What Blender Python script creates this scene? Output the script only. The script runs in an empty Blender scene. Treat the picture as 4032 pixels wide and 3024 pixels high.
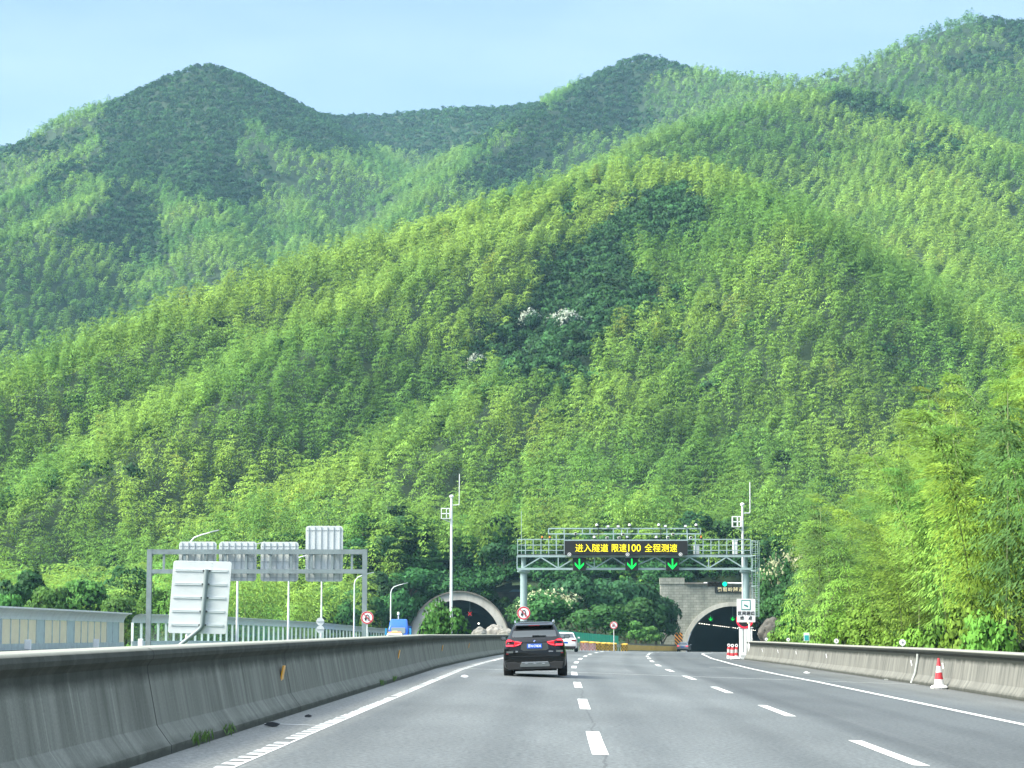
import bpy, bmesh, math, random
import numpy as np
from mathutils import Vector, Matrix

SC = bpy.context.scene
COL = SC.collection
R = math.radians

# ------------------------------------------------------------------ camera
F = 8700.0                      # focal length in photo pixels (4032 wide)
CAM_H = 1.5
PITCH = math.atan2(963.0, F)
cam_d = bpy.data.cameras.new('camera')
cam_d.sensor_width = 36.0
cam_d.lens = 36.0 * F / 4032.0
cam_d.clip_start = 0.5
cam_d.clip_end = 9000.0
cam = bpy.data.objects.new('camera', cam_d)
COL.objects.link(cam)
cam.location = (0, 0, CAM_H)
cam.rotation_euler = (math.pi / 2 + PITCH, 0, 0)
SC.camera = cam

# ------------------------------------------------------------------ sky, sun, exposure
SUN_DIR = Vector((-0.66, -0.27, 0.70)).normalized()      # towards the sun
SUN_EL = math.asin(SUN_DIR.z)
SUN_AZ = math.atan2(SUN_DIR.x, SUN_DIR.y)
w = bpy.data.worlds.new('World')
SC.world = w
w.use_nodes = True
nt = w.node_tree
bg = nt.nodes['Background']
sky = nt.nodes.new('ShaderNodeTexSky')
sky.sky_type = 'NISHITA'
sky.sun_disc = False
sky.sun_elevation = SUN_EL
sky.sun_rotation = SUN_AZ
sky.altitude = 100
sky.air_density = 1.0
sky.dust_density = 1.6
sky.ozone_density = 1.6
# thin high cloud: pale veils over the blue
wtc = nt.nodes.new('ShaderNodeTexCoord')
wmp = nt.nodes.new('ShaderNodeMapping')
wmp.inputs['Scale'].default_value = (1.6, 1.6, 6.5)
wnz = nt.nodes.new('ShaderNodeTexNoise')
wnz.inputs['Scale'].default_value = 2.3
wnz.inputs['Detail'].default_value = 5
wnz.inputs['Roughness'].default_value = .5
wmr = nt.nodes.new('ShaderNodeMapRange')
wmr.inputs['From Min'].default_value = .32
wmr.inputs['From Max'].default_value = .72
wmr.inputs['To Min'].default_value = .12
wmr.inputs['To Max'].default_value = .70
wmx = nt.nodes.new('ShaderNodeMix')
wmx.data_type = 'RGBA'
wmx.inputs[7].default_value = (3.6, 4.55, 6.4, 1)
nt.links.new(wtc.outputs['Generated'], wmp.inputs['Vector'])
nt.links.new(wmp.outputs['Vector'], wnz.inputs['Vector'])
nt.links.new(wnz.outputs['Fac'], wmr.inputs['Value'])
nt.links.new(wmr.outputs['Result'], wmx.inputs[0])
nt.links.new(sky.outputs['Color'], wmx.inputs[6])
# like any veiled sky it is brighter overhead than near the horizon
wsp = nt.nodes.new('ShaderNodeSeparateXYZ')
wz_ = nt.nodes.new('ShaderNodeMapRange')
wz_.inputs['From Min'].default_value = .32
wz_.inputs['From Max'].default_value = .95
wz_.inputs['To Min'].default_value = 0.0
wz_.inputs['To Max'].default_value = 1.0
wvm = nt.nodes.new('ShaderNodeVectorMath')
wvm.operation = 'MULTIPLY'
wzc = nt.nodes.new('ShaderNodeMix')
wzc.data_type = 'RGBA'
wzc.inputs[6].default_value = (1, 1, 1, 1)
wzc.inputs[7].default_value = (4.5, 3.75, 2.9, 1)
nt.links.new(wtc.outputs['Generated'], wsp.inputs[0])
nt.links.new(wsp.outputs[2], wz_.inputs['Value'])
nt.links.new(wmx.outputs[2], wvm.inputs[0])
nt.links.new(wz_.outputs['Result'], wzc.inputs[0])
nt.links.new(wzc.outputs[2], wvm.inputs[1])
nt.links.new(wvm.outputs['Vector'], bg.inputs['Color'])
bg.inputs['Strength'].default_value = 0.086
sun_d = bpy.data.lights.new('sun', 'SUN')
sun_d.energy = 3.6
sun_d.angle = R(30)
sun_d.color = (1.0, .985, .86)
sun = bpy.data.objects.new('sun', sun_d)
COL.objects.link(sun)
sun.location = (-60, -40, 120)
sun.rotation_euler = SUN_DIR.to_track_quat('Z', 'Y').to_euler()
SC.view_settings.view_transform = 'Standard'
SC.view_settings.look = 'None'
SC.view_settings.gamma = 1.0
SC.view_settings.exposure = 1.36
SC.render.engine = 'CYCLES'
SC.cycles.max_bounces = 6
SC.cycles.diffuse_bounces = 3
SC.cycles.glossy_bounces = 3
SC.cycles.transmission_bounces = 3
SC.cycles.transparent_max_bounces = 8
SC.cycles.volume_bounces = 0

# ------------------------------------------------------------------ helpers
rng = np.random.default_rng(7)
random.seed(7)
CT, ST = math.cos(PITCH), math.sin(PITCH)


def ray(px, py):
    u = (px - 2016.0) / F
    v = (1512.0 - py) / F
    return np.array([u, CT - v * ST, ST + v * CT])


def at(px, py, Y):
    """world point seen at photo pixel (px, py) at forward distance Y"""
    d = ray(px, py)
    k = Y / d[1]
    return Vector((d[0] * k, Y, CAM_H + d[2] * k))


def project(P):
    x, y, z = P[:, 0], P[:, 1], P[:, 2] - CAM_H
    cz = y * CT + z * ST
    cy = -y * ST + z * CT
    return 2016.0 + F * x / cz, 1512.0 - F * cy / cz


LX = np.array([[-60, .2], [0, .55], [30, 1.12], [75, 2.09], [90, 2.5], [105, 3.03], [120, 3.68], [135, 4.46], [150, 5.26], [165, 6.27], [180, 7.29],
               [195, 8.45], [215, 10.4], [240, 13.4], [270, 18.0], [300, 23.2], [340, 31.0], [380, 39.5], [440, 53]])
LZ = np.array([[-60, 0], [75, 0], [90, -.045], [105, -.085], [120, -.12], [135, -.16], [150, -.22], [165, -.275], [180, -.35], [195, -.47],
               [240, -.95], [300, -1.65], [340, -2.05], [440, -3.5], [3000, -3.5]])


def lx(Y):
    return np.interp(Y, LX[:, 0], LX[:, 1])


def lz(Y):
    return np.interp(Y, LZ[:, 0], LZ[:, 1])


def cf(Y):
    return np.interp(Y, [0, 150, 340], [.035, .035, .010])


def road_z(X, Y):
    """height of the carriageway (superelevated: lower to the right)"""
    return lz(Y) - cf(Y) * (X - lx(Y))


# oncoming carriageway: left edge, right edge
def ox(Y):
    return np.interp(Y, [-60, 75, 155, 210, 270, 345, 440], [-27.5, -27.0, -25.6, -23.4, -20.3, -15.6, -9.5])


class MB:
    def __init__(s):
        s.v, s.f = [], []

    def add(s, vs, fs):
        n = len(s.v)
        s.v.extend([tuple(v) for v in vs])
        s.f.extend([tuple(i + n for i in f) for f in fs])
        return s

    def box(s, cx, cy, cz, sx, sy, sz, m=None):
        vs = [Vector((cx + a * sx / 2, cy + b * sy / 2, cz + c * sz / 2)) for a in (-1, 1) for b in (-1, 1) for c in (-1, 1)]
        if m is not None:
            vs = [m @ v for v in vs]
        s.add(vs, [(0, 1, 3, 2), (4, 6, 7, 5), (0, 4, 5, 1), (2, 3, 7, 6), (0, 2, 6, 4), (1, 5, 7, 3)])
        return s

    def beam(s, a, b, wd, ht=None, up=(0, 0, 1)):
        a, b = Vector(a), Vector(b)
        ht = wd if ht is None else ht
        d = (b - a).normalized()
        up = Vector(up)
        if abs(d.dot(up)) > .98:
            up = Vector((0, 1, 0))
        x = d.cross(up).normalized()
        z = x.cross(d).normalized()
        vs = []
        for p in (a, b):
            for (i, j) in ((-1, -1), (1, -1), (1, 1), (-1, 1)):
                vs.append(p + x * (i * wd / 2) + z * (j * ht / 2))
        s.add(vs, [(3, 2, 1, 0), (4, 5, 6, 7), (0, 1, 5, 4), (1, 2, 6, 5), (2, 3, 7, 6), (3, 0, 4, 7)])
        return s

    def tube(s, pts, r, n=10, cap=True):
        pts = [Vector(p) for p in pts]
        rs = r if isinstance(r, (list, tuple)) else [r] * len(pts)
        rings = []
        x = None
        for i, p in enumerate(pts):
            d = (pts[min(i + 1, len(pts) - 1)] - pts[max(i - 1, 0)]).normalized()
            if x is None:
                ref = Vector((0, 0, 1)) if abs(d.z) < .9 else Vector((1, 0, 0))
                x = d.cross(ref).normalized()
            else:
                x = (x - d * x.dot(d)).normalized()
            y = d.cross(x)
            rings.append([p + (x * math.cos(2 * math.pi * k / n) + y * math.sin(2 * math.pi * k / n)) * rs[i] for k in range(n)])
        vs = [v for q in rings for v in q]
        fs = []
        for i in range(len(pts) - 1):
            for k in range(n):
                k2 = (k + 1) % n
                fs.append((i * n + k, i * n + k2, (i + 1) * n + k2, (i + 1) * n + k))
        if cap:
            fs.append(tuple(reversed(range(n))))
            fs.append(tuple((len(pts) - 1) * n + k for k in range(n)))
        s.add(vs, fs)
        return s

    def lathe(s, prof, c=(0, 0, 0), n=20):
        c = Vector(c)
        vs, fs = [], []
        for (r, z) in prof:
            for k in range(n):
                a = 2 * math.pi * k / n
                vs.append(c + Vector((r * math.cos(a), r * math.sin(a), z)))
        for i in range(len(prof) - 1):
            for k in range(n):
                k2 = (k + 1) % n
                fs.append((i * n + k, i * n + k2, (i + 1) * n + k2, (i + 1) * n + k))
        fs.append(tuple(reversed(range(n))))
        fs.append(tuple((len(prof) - 1) * n + k for k in range(n)))
        s.add(vs, fs)
        return s

    def prism(s, out, y0, y1):
        """outline in x,z (counter-clockwise seen from -Y), extruded from y0 (front) to y1"""
        n = len(out)
        vs = [Vector((p[0], y0, p[1])) for p in out] + [Vector((p[0], y1, p[1])) for p in out]
        fs = [tuple(range(n)), tuple(reversed(range(n, 2 * n)))]
        for i in range(n):
            j = (i + 1) % n
            fs.append((i, i + n, j + n, j))
        s.add(vs, fs)
        return s

    def prismx(s, out, x0, x1):
        """outline in y,z extruded along x"""
        n = len(out)
        vs = [Vector((x0, p[0], p[1])) for p in out] + [Vector((x1, p[0], p[1])) for p in out]
        fs = [tuple(reversed(range(n))), tuple(range(n, 2 * n))]
        for i in range(n):
            j = (i + 1) % n
            fs.append((i, j, j + n, i + n))
        s.add(vs, fs)
        return s

    def disc(s, c, r, y0, y1, n=28, r_in=0):
        """disc facing -Y, or a ring when r_in is given"""
        if not r_in:
            return s.prism([(c[0] + r * math.cos(2 * math.pi * k / n), c[1] + r * math.sin(2 * math.pi * k / n)) for k in range(n)], y0, y1)
        vs, fs = [], []
        for k in range(n):
            a = 2 * math.pi * k / n
            ca, sa = math.cos(a), math.sin(a)
            vs += [(c[0] + r * ca, y0, c[1] + r * sa), (c[0] + r_in * ca, y0, c[1] + r_in * sa), (c[0] + r * ca, y1, c[1] + r * sa), (c[0] + r_in * ca, y1, c[1] + r_in * sa)]
        for k in range(n):
            i, j = 4 * k, 4 * ((k + 1) % n)
            fs += [(i, i + 1, j + 1, j)[::-1], (i, i + 2, j + 2, j)[::-1], (i + 1, j + 1, j + 3, i + 3)[::-1], (i + 2, i + 3, j + 3, j + 2)[::-1]]
        s.add(vs, fs)
        return s

    def text(s, body, size, x, z, y, depth=.01, align='CENTER', sx=1.0, spacing=1.0, bold=0.0):
        c = bpy.data.curves.new('lettering', 'FONT')
        c.body = body
        c.size = size
        c.extrude = depth / 2
        c.offset = bold
        c.align_x = align
        c.align_y = 'CENTER'
        c.space_character = spacing
        c.resolution_u = 3
        o = bpy.data.objects.new('lettering', c)
        me = bpy.data.meshes.new_from_object(o)
        vs = [(x + v.co.x * sx, y - v.co.z, z + v.co.y) for v in me.vertices]
        s.add(vs, [tuple(p.vertices) for p in me.polygons])
        bpy.data.objects.remove(o)
        bpy.data.curves.remove(c)
        bpy.data.meshes.remove(me)
        return s

    def build(s, name, m, parent=None, smooth=False, bevel=0.0, fix=True):
        me = bpy.data.meshes.new(name)
        me.from_pydata(s.v, [], s.f)
        if fix:
            b = bmesh.new()
            b.from_mesh(me)
            bmesh.ops.remove_doubles(b, verts=b.verts, dist=1e-5)
            bmesh.ops.recalc_face_normals(b, faces=b.faces)
            b.to_mesh(me)
            b.free()
        me.materials.append(m)
        if smooth:
            me.polygons.foreach_set('use_smooth', [True] * len(me.polygons))
            try:
                me.set_sharp_from_angle(angle=R(38))
            except Exception:
                pass
        me.update()
        o = bpy.data.objects.new(name, me)
        COL.objects.link(o)
        if parent is not None:
            o.parent = parent
        if bevel:
            bv = o.modifiers.new('bevel', 'BEVEL')
            bv.width = bevel
            bv.segments = 2
            bv.limit_method = 'ANGLE'
        return o


def tag(o, label=None, cat=None, group=None, kind=None):
    if label:
        o['label'] = label
    if cat:
        o['category'] = cat
    if group:
        o['group'] = group
    if kind:
        o['kind'] = kind
    return o


def thing(name, label, cat, loc=(0, 0, 0), rz=0.0, group=None):
    o = bpy.data.objects.new(name, None)
    COL.objects.link(o)
    o.empty_display_size = .3
    o.location = loc
    o.rotation_euler = (0, 0, rz)
    return tag(o, label, cat, group)


def kids(o):
    return [c for c in bpy.data.objects if c.parent == o]


def copy_tree(o, parent=None, ch=None):
    c = o.copy()
    COL.objects.link(c)
    if parent is not None:
        c.parent = parent
    for k in kids(o):
        copy_tree(k, c)
    return c


# ------------------------------------------------------------------ materials
MATS = {}


def mat(name, col, rough=.6, metal=0.0, noise=0.0, scale=8.0, spec=.5, emit=None, estr=0.0, bump=0.0, coat=0.0, stretch=None):
    if name in MATS:
        return MATS[name]
    m = bpy.data.materials.new(name)
    m.use_nodes = True
    t = m.node_tree
    b = t.nodes['Principled BSDF']
    b.inputs['Base Color'].default_value = (*col, 1)
    b.inputs['Roughness'].default_value = rough
    b.inputs['Metallic'].default_value = metal
    b.inputs['Specular IOR Level'].default_value = spec
    b.inputs['Coat Weight'].default_value = coat
    if emit:
        b.inputs['Emission Color'].default_value = (*emit, 1)
        b.inputs['Emission Strength'].default_value = estr
    if noise or bump:
        tc = t.nodes.new('ShaderNodeTexCoord')
        mp = t.nodes.new('ShaderNodeMapping')
        if stretch:
            mp.inputs['Scale'].default_value = stretch
        nz = t.nodes.new('ShaderNodeTexNoise')
        nz.inputs['Scale'].default_value = scale
        nz.inputs['Detail'].default_value = 6
        nz.inputs['Roughness'].default_value = .65
        t.links.new(tc.outputs['Object'], mp.inputs['Vector'])
        t.links.new(mp.outputs['Vector'], nz.inputs['Vector'])
        if noise:
            mr = t.nodes.new('ShaderNodeMapRange')
            mr.inputs['From Min'].default_value = .3
            mr.inputs['From Max'].default_value = .7
            mr.inputs['To Min'].default_value = 1 - noise
            mr.inputs['To Max'].default_value = 1 + noise * .6
            mx = t.nodes.new('ShaderNodeMix')
            mx.data_type = 'RGBA'
            mx.blend_type = 'MULTIPLY'
            mx.inputs[0].default_value = 1
            mx.inputs[6].default_value = (*col, 1)
            t.links.new(nz.outputs['Fac'], mr.inputs['Value'])
            t.links.new(mr.outputs['Result'], mx.inputs[7])
            t.links.new(mx.outputs[2], b.inputs['Base Color'])
        if bump:
            bp = t.nodes.new('ShaderNodeBump')
            bp.inputs['Strength'].default_value = bump
            bp.inputs['Distance'].default_value = .02
            t.links.new(nz.outputs['Fac'], bp.inputs['Height'])
            t.links.new(bp.outputs['Normal'], b.inputs['Normal'])
    MATS[name] = m
    return m


def leaf_mat(name, tint=(1, 1, 1), trans=.3, rough=.6, attr=True, spec=.12):
    m = bpy.data.materials.new(name)
    m.use_nodes = True
    t = m.node_tree
    b = t.nodes['Principled BSDF']
    out = t.nodes['Material Output']
    b.inputs['Roughness'].default_value = rough
    b.inputs['Specular IOR Level'].default_value = spec
    at_ = t.nodes.new('ShaderNodeAttribute')
    at_.attribute_name = 'Col'
    mx = t.nodes.new('ShaderNodeMix')
    mx.data_type = 'RGBA'
    mx.blend_type = 'MULTIPLY'
    mx.inputs[0].default_value = 1
    mx.inputs[7].default_value = (*tint, 1)
    t.links.new(at_.outputs['Color'], mx.inputs[6])
    src = mx.outputs[2]
    oi = t.nodes.new('ShaderNodeObjectInfo')
    hs = t.nodes.new('ShaderNodeHueSaturation')
    mv = t.nodes.new('ShaderNodeMapRange')
    mv.inputs['To Min'].default_value = .8
    mv.inputs['To Max'].default_value = 1.22
    mh = t.nodes.new('ShaderNodeMapRange')
    mh.inputs['To Min'].default_value = .485
    mh.inputs['To Max'].default_value = .515
    t.links.new(oi.outputs['Random'], mv.inputs['Value'])
    t.links.new(oi.outputs['Random'], mh.inputs['Value'])
    t.links.new(mv.outputs['Result'], hs.inputs['Value'])
    t.links.new(mh.outputs['Result'], hs.inputs['Hue'])
    t.links.new(src, hs.inputs['Color'])
    t.links.new(hs.outputs['Color'], b.inputs['Base Color'])
    an = t.nodes.new('ShaderNodeAttribute')
    an.attribute_name = 'Nrm'
    vt = t.nodes.new('ShaderNodeVectorTransform')
    vt.vector_type = 'NORMAL'
    vt.convert_from = 'OBJECT'
    vt.convert_to = 'WORLD'
    t.links.new(an.outputs['Vector'], vt.inputs[0])
    t.links.new(vt.outputs[0], b.inputs['Normal'])
    tr = t.nodes.new('ShaderNodeBsdfTranslucent')
    t.links.new(hs.outputs['Color'], tr.inputs['Color'])
    ms = t.nodes.new('ShaderNodeMixShader')
    ms.inputs[0].default_value = trans
    t.links.new(b.outputs[0], ms.inputs[1])
    t.links.new(tr.outputs[0], ms.inputs[2])
    t.links.new(ms.outputs[0], out.inputs['Surface'])
    return m


M_BAMBOO = leaf_mat('bamboo_leaf', trans=.25)
M_BROAD = leaf_mat('broad_leaf', trans=.2)
M_CULM = mat('bamboo_culm', (.16, .19, .07), .5, noise=.3, scale=3)
M_BARK = mat('bark', (.09, .07, .05), .9, noise=.4, scale=6, bump=.4)


# ------------------------------------------------------------------ noise
def vnoise(x, y, seed=0):
    xi, yi = np.floor(x).astype(np.int64), np.floor(y).astype(np.int64)
    fx, fy = x - xi, y - yi
    fx, fy = fx * fx * (3 - 2 * fx), fy * fy * (3 - 2 * fy)

    def h(i, j):
        n = (i * 374761393 + j * 668265263 + seed * 974711) & 0x7fffffff
        n = ((n ^ (n >> 13)) * 1274126177) & 0x7fffffff
        return ((n ^ (n >> 16)) & 0xffff) / 65535.0
    a, b, c, d = h(xi, yi), h(xi + 1, yi), h(xi, yi + 1), h(xi + 1, yi + 1)
    return (a * (1 - fx) + b * fx) * (1 - fy) + (c * (1 - fx) + d * fx) * fy


def fbm(x, y, seed=0, o=4):
    s, a, t = 0, 1, 0
    for k in range(o):
        s = s + a * vnoise(x * 2 ** k, y * 2 ** k, seed + k)
        t += a
        a *= .5
    return s / t


# ------------------------------------------------------------------ terrain
CANOPY = 7.0
RIDGES = [
    # (slope, [(px, py, Y) of the canopy line])
    (.62, [(4700, 150, 1500), (4300, 100, 1480), (4032, 60, 1460), (3830, 45, 1450), (3600, 130, 1430), (3400, 230, 1420), (3150, 301, 1450), (2924, 285, 1550), (2710, 249, 1650),
           (2620, 212, 1690), (2550, 192, 1700), (2480, 212, 1710), (2370, 270, 1730), (2250, 345, 1760), (2150, 385, 1800), (2000, 402, 1850), (1800, 405, 1900), (1600, 425, 1950), (1450, 432, 1950),
           (1300, 436, 1900), (1180, 405, 1820), (1080, 358, 1740), (1000, 314, 1690), (905, 263, 1640), (850, 240, 1610), (812, 230, 1600), (775, 240, 1595), (715, 266, 1585), (640, 308, 1570), (500, 385, 1550), (365, 478, 1510),
           (273, 530, 1480), (150, 600, 1460), (0, 670, 1430), (-300, 720, 1420)]),
    (.55, [(-700, 700, 1950), (-300, 620, 1950), (0, 562, 1920), (120, 540, 1920), (260, 510, 1900), (420, 470, 1900), (600, 480, 1900)]),
    (.75, [(2480, 225, 1690), (2300, 320, 1600), (2218, 356, 1550), (1996, 482, 1420), (1900, 580, 1340), (1794, 670, 1270), (1650, 800, 1170), (1450, 960, 1070)]),
    (.80, [(640, 320, 1565), (437, 525, 1430), (285, 615, 1340), (120, 728, 1250), (-100, 850, 1150)]),
    (.80, [(790, 255, 1590), (700, 430, 1480), (601, 545, 1380), (420, 725, 1240), (171, 862, 1120), (-100, 935, 1040)]),
    (.80, [(830, 250, 1595), (800, 500, 1430), (740, 680, 1290), (800, 850, 1170), (900, 1000, 1060)]),
    (.80, [(1050, 350, 1700), (1100, 520, 1560), (1150, 720, 1400), (1200, 900, 1230), (1180, 1050, 1080)]),
    # front crest system
    (.62, [(3377, 337, 1180), (3247, 345, 1140), (3100, 375, 1090), (2962, 408, 1050), (2850, 440, 1020), (2730, 472, 1000), (2566, 543, 960), (2450, 600, 930), (2300, 690, 895), (2100, 790, 860)]),
    (.72, [(3182, 906, 560), (3053, 796, 600), (2891, 716, 640), (2760, 672, 665), (2640, 656, 680), (2500, 658, 688), (2376, 670, 692), (2186, 712, 690), (2050, 750, 685), (1933, 790, 675), (1743, 865, 655), (1500, 935, 625),
           (1300, 1000, 600), (900, 1130, 560), (500, 1270, 520), (0, 1460, 480), (-400, 1610, 450), (-800, 1750, 430)]),
    (.60, [(3312, 340, 1150), (3571, 414, 1080), (3765, 518, 1000), (3927, 596, 950), (4200, 720, 900), (4600, 900, 850)]),
    (.60, [(3450, 480, 1060), (3560, 640, 930), (3700, 900, 790), (3900, 1200, 660), (4200, 1500, 560)]),
    # nose above the tunnels
    (.62, [(2640, 660, 680), (2610, 880, 622), (2480, 1100, 568), (2380, 1400, 508), (2335, 1700, 455), (2310, 1950, 413), (2290, 2150, 384)]),
    # lower spurs on the left
    (.76, [(2250, 740, 676), (2000, 870, 625), (1700, 1010, 578), (1400, 1170, 536), (1234, 1263, 514), (1044, 1377, 488), (854, 1485, 466), (538, 1668, 437), (316, 1800, 418), (0, 1930, 400), (-300, 2050, 386)]),
    (.70, [(2430, 1180, 552), (2200, 1330, 520), (1950, 1500, 486), (1700, 1650, 456), (1450, 1800, 430), (1150, 1960, 408), (800, 2080, 392), (400, 2180, 380)]),
    (.62, [(3330, 1010, 690), (3200, 1250, 580), (3100, 1500, 510), (3030, 1780, 455), (2990, 2000, 418)]),
    (.62, [(3500, 1000, 700), (3550, 1350, 580), (3620, 1650, 480), (3700, 1850, 420)]),
]
RW = []       # world-space samples: x, y, z, slope
for sl, pts in RIDGES:
    P = [at(*p) for p in pts]
    for p in P:
        p.z -= CANOPY
    for a, b in zip(P[:-1], P[1:]):
        n = max(2, int((b - a).length / 9))
        for i in range(n):
            q = a.lerp(b, i / n)
            RW.append((q.x, q.y, q.z, sl))
# road cutting bank on the right
BANK = [(40, 0, 12), (44, 50, 15), (49, 100, 19.5), (47, 150, 16), (53, 200, 16), (65, 260, 18), (74, 330, 20), (78, 380, 26)]
for a, b in zip(BANK[:-1], BANK[1:]):
    for i in range(8):
        t = i / 8
        RW.append((a[0] + (b[0] - a[0]) * t, a[1] + (b[1] - a[1]) * t, a[2] + (b[2] - a[2]) * t, .8))
# ground between the two tunnels
for X in range(2, 26, 3):
    RW.append((X, 352, 9.5, .75))
for X in range(-40, 66, 4):
    RW.append((X, 372, 15.0, .62))
RW = np.array(RW)


def height(x, y):
    sh = x.shape
    x, y = x.ravel(), y.ravel()
    base = lz(y) - .9
    tent = np.full(x.shape, -1e9)
    dist = np.zeros(x.shape)
    for i in range(0, len(x), 4000):
        xx, yy = x[i:i + 4000, None], y[i:i + 4000, None]
        d = np.sqrt((xx - RW[:, 0]) ** 2 + (yy - RW[:, 1]) ** 2)
        d = np.sqrt(d * d + 25) - 5
        a_ = RW[:, 2] - RW[:, 3] * d
        k_ = a_.argmax(1)
        r_ = np.arange(len(k_))
        tent[i:i + 4000] = a_[r_, k_]
        dist[i:i + 4000] = d[r_, k_]
    am = np.clip((y - 380) / 700, 0, 1) * 16 + 1.2
    n = (fbm(x / 130, y / 130, 3) - .5) * 2 * am * np.clip(dist / 70, .08, 1)
    n = n * np.clip(tent / 40, 0.05, 1)
    z = np.where(tent + n > base, tent + n, base)
    # keep the corridor of both carriageways clear
    xr = lx(y) + np.interp(y, [0, 150, 345], [13.9, 12.2, 11])
    corr = (y < 341.5) & (x < xr) & (x > ox(y) - 1.5)
    z = np.where(corr, np.minimum(z, base), z)
    return z.reshape(sh)


gx = np.unique(np.concatenate([np.arange(-1500, -420, 40), np.arange(-420, -60, 9), np.arange(-60, 90, 2.5), np.arange(90, 480, 9), np.arange(480, 1500, 40)]))
gy = np.unique(np.concatenate([np.arange(-200, 0, 25), np.arange(0, 320, 6), np.arange(320, 380, 1.75), np.arange(380, 900, 7), np.arange(900, 2000, 11), np.arange(2000, 3000, 60)]))
GX, GY = np.meshgrid(gx, gy)
GZ = height(GX, GY)


def ground(x, y):
    """bilinear lookup on the terrain sheet"""
    x, y = np.asarray(x, float), np.asarray(y, float)
    i = np.clip(np.searchsorted(gx, x) - 1, 0, len(gx) - 2)
    j = np.clip(np.searchsorted(gy, y) - 1, 0, len(gy) - 2)
    fx = np.clip((x - gx[i]) / (gx[i + 1] - gx[i]), 0, 1)
    fy = np.clip((y - gy[j]) / (gy[j + 1] - gy[j]), 0, 1)
    return (GZ[j, i] * (1 - fx) + GZ[j, i + 1] * fx) * (1 - fy) + (GZ[j + 1, i] * (1 - fx) + GZ[j + 1, i + 1] * fx) * fy


TUN_R = (lx(340.) + 2.15 + .6, 340.0)       # centre x, portal Y of the tunnel ahead
TUN_L = (-8.2, 345.0)                       # tunnel of the oncoming carriageway
nx, ny = len(gx), len(gy)
idx = np.arange(nx * ny).reshape(ny, nx)
quads = np.stack([idx[:-1, :-1], idx[:-1, 1:], idx[1:, 1:], idx[1:, :-1]], -1).reshape(-1, 4)
cx = GX.ravel()[quads].mean(1)
cy = GY.ravel()[quads].mean(1)
zmx = GZ.ravel()[quads].max(1)
zmn = GZ.ravel()[quads].min(1)
inR = (abs(cx - TUN_R[0]) < 9.6) & (cy > 336) & (zmn < 8.0) & (cy < 372)
inL = (abs(cx - TUN_L[0]) < 9.6) & (cy > 338) & (zmn < 7.4) & (cy < 372)
quads = quads[~(inR | inL)]


def mesh_np(name, V, Q, m, col=None, parent=None, smooth=False, nor=None):
    me = bpy.data.meshes.new(name)
    nq, k = Q.shape
    me.vertices.add(len(V))
    me.vertices.foreach_set('co', V.astype(np.float32).ravel())
    me.loops.add(nq * k)
    me.loops.foreach_set('vertex_index', Q.astype(np.int32).ravel())
    me.polygons.add(nq)
    me.polygons.foreach_set('loop_start', (np.arange(nq) * k).astype(np.int32))
    if smooth:
        me.polygons.foreach_set('use_smooth', np.ones(nq, bool))
    if col is not None:
        a = me.color_attributes.new('Col', 'FLOAT_COLOR', 'POINT')
        c4 = np.ones((len(V), 4), np.float32)
        c4[:, :3] = col
        a.data.foreach_set('color', c4.ravel())
    if nor is not None:
        a = me.attributes.new('Nrm', 'FLOAT_VECTOR', 'POINT')
        a.data.foreach_set('vector', nor.astype(np.float32).ravel())
    me.materials.append(m)
    me.update(calc_edges=True)
    me.validate()
    if name == 'mesh_only':
        return me
    o = bpy.data.objects.new(name, me)
    COL.objects.link(o)
    if parent is not None:
        o.parent = parent
    return o


M_SOIL = mat('forest_floor', (.018, .040, .012), .95, noise=.5, scale=.25)
hills = mesh_np('hills', np.stack([GX.ravel(), GY.ravel(), GZ.ravel()], 1), quads, M_SOIL, smooth=True)
tag(hills, 'steep forested mountain slopes and flat verge beside the motorway', 'hills', kind='structure')

# ------------------------------------------------------------------ foliage generators
def kites(P, D, S, L, W):
    """one kite-shaped leaf spray per row: base P, direction D, side S, length L, width W"""
    L, W = L[:, None], W[:, None]
    a = P - D * L * .5
    b = P - D * L * .05 + S * W * .5
    c = P + D * L * .5
    d = P - D * L * .05 - S * W * .5
    V = np.stack([a, b, c, d], 1).reshape(-1, 3)
    Q = np.arange(len(V)).reshape(-1, 4)
    return V, Q


def nrm(a):
    return a / np.maximum(np.linalg.norm(a, axis=1, keepdims=True), 1e-9)


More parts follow.
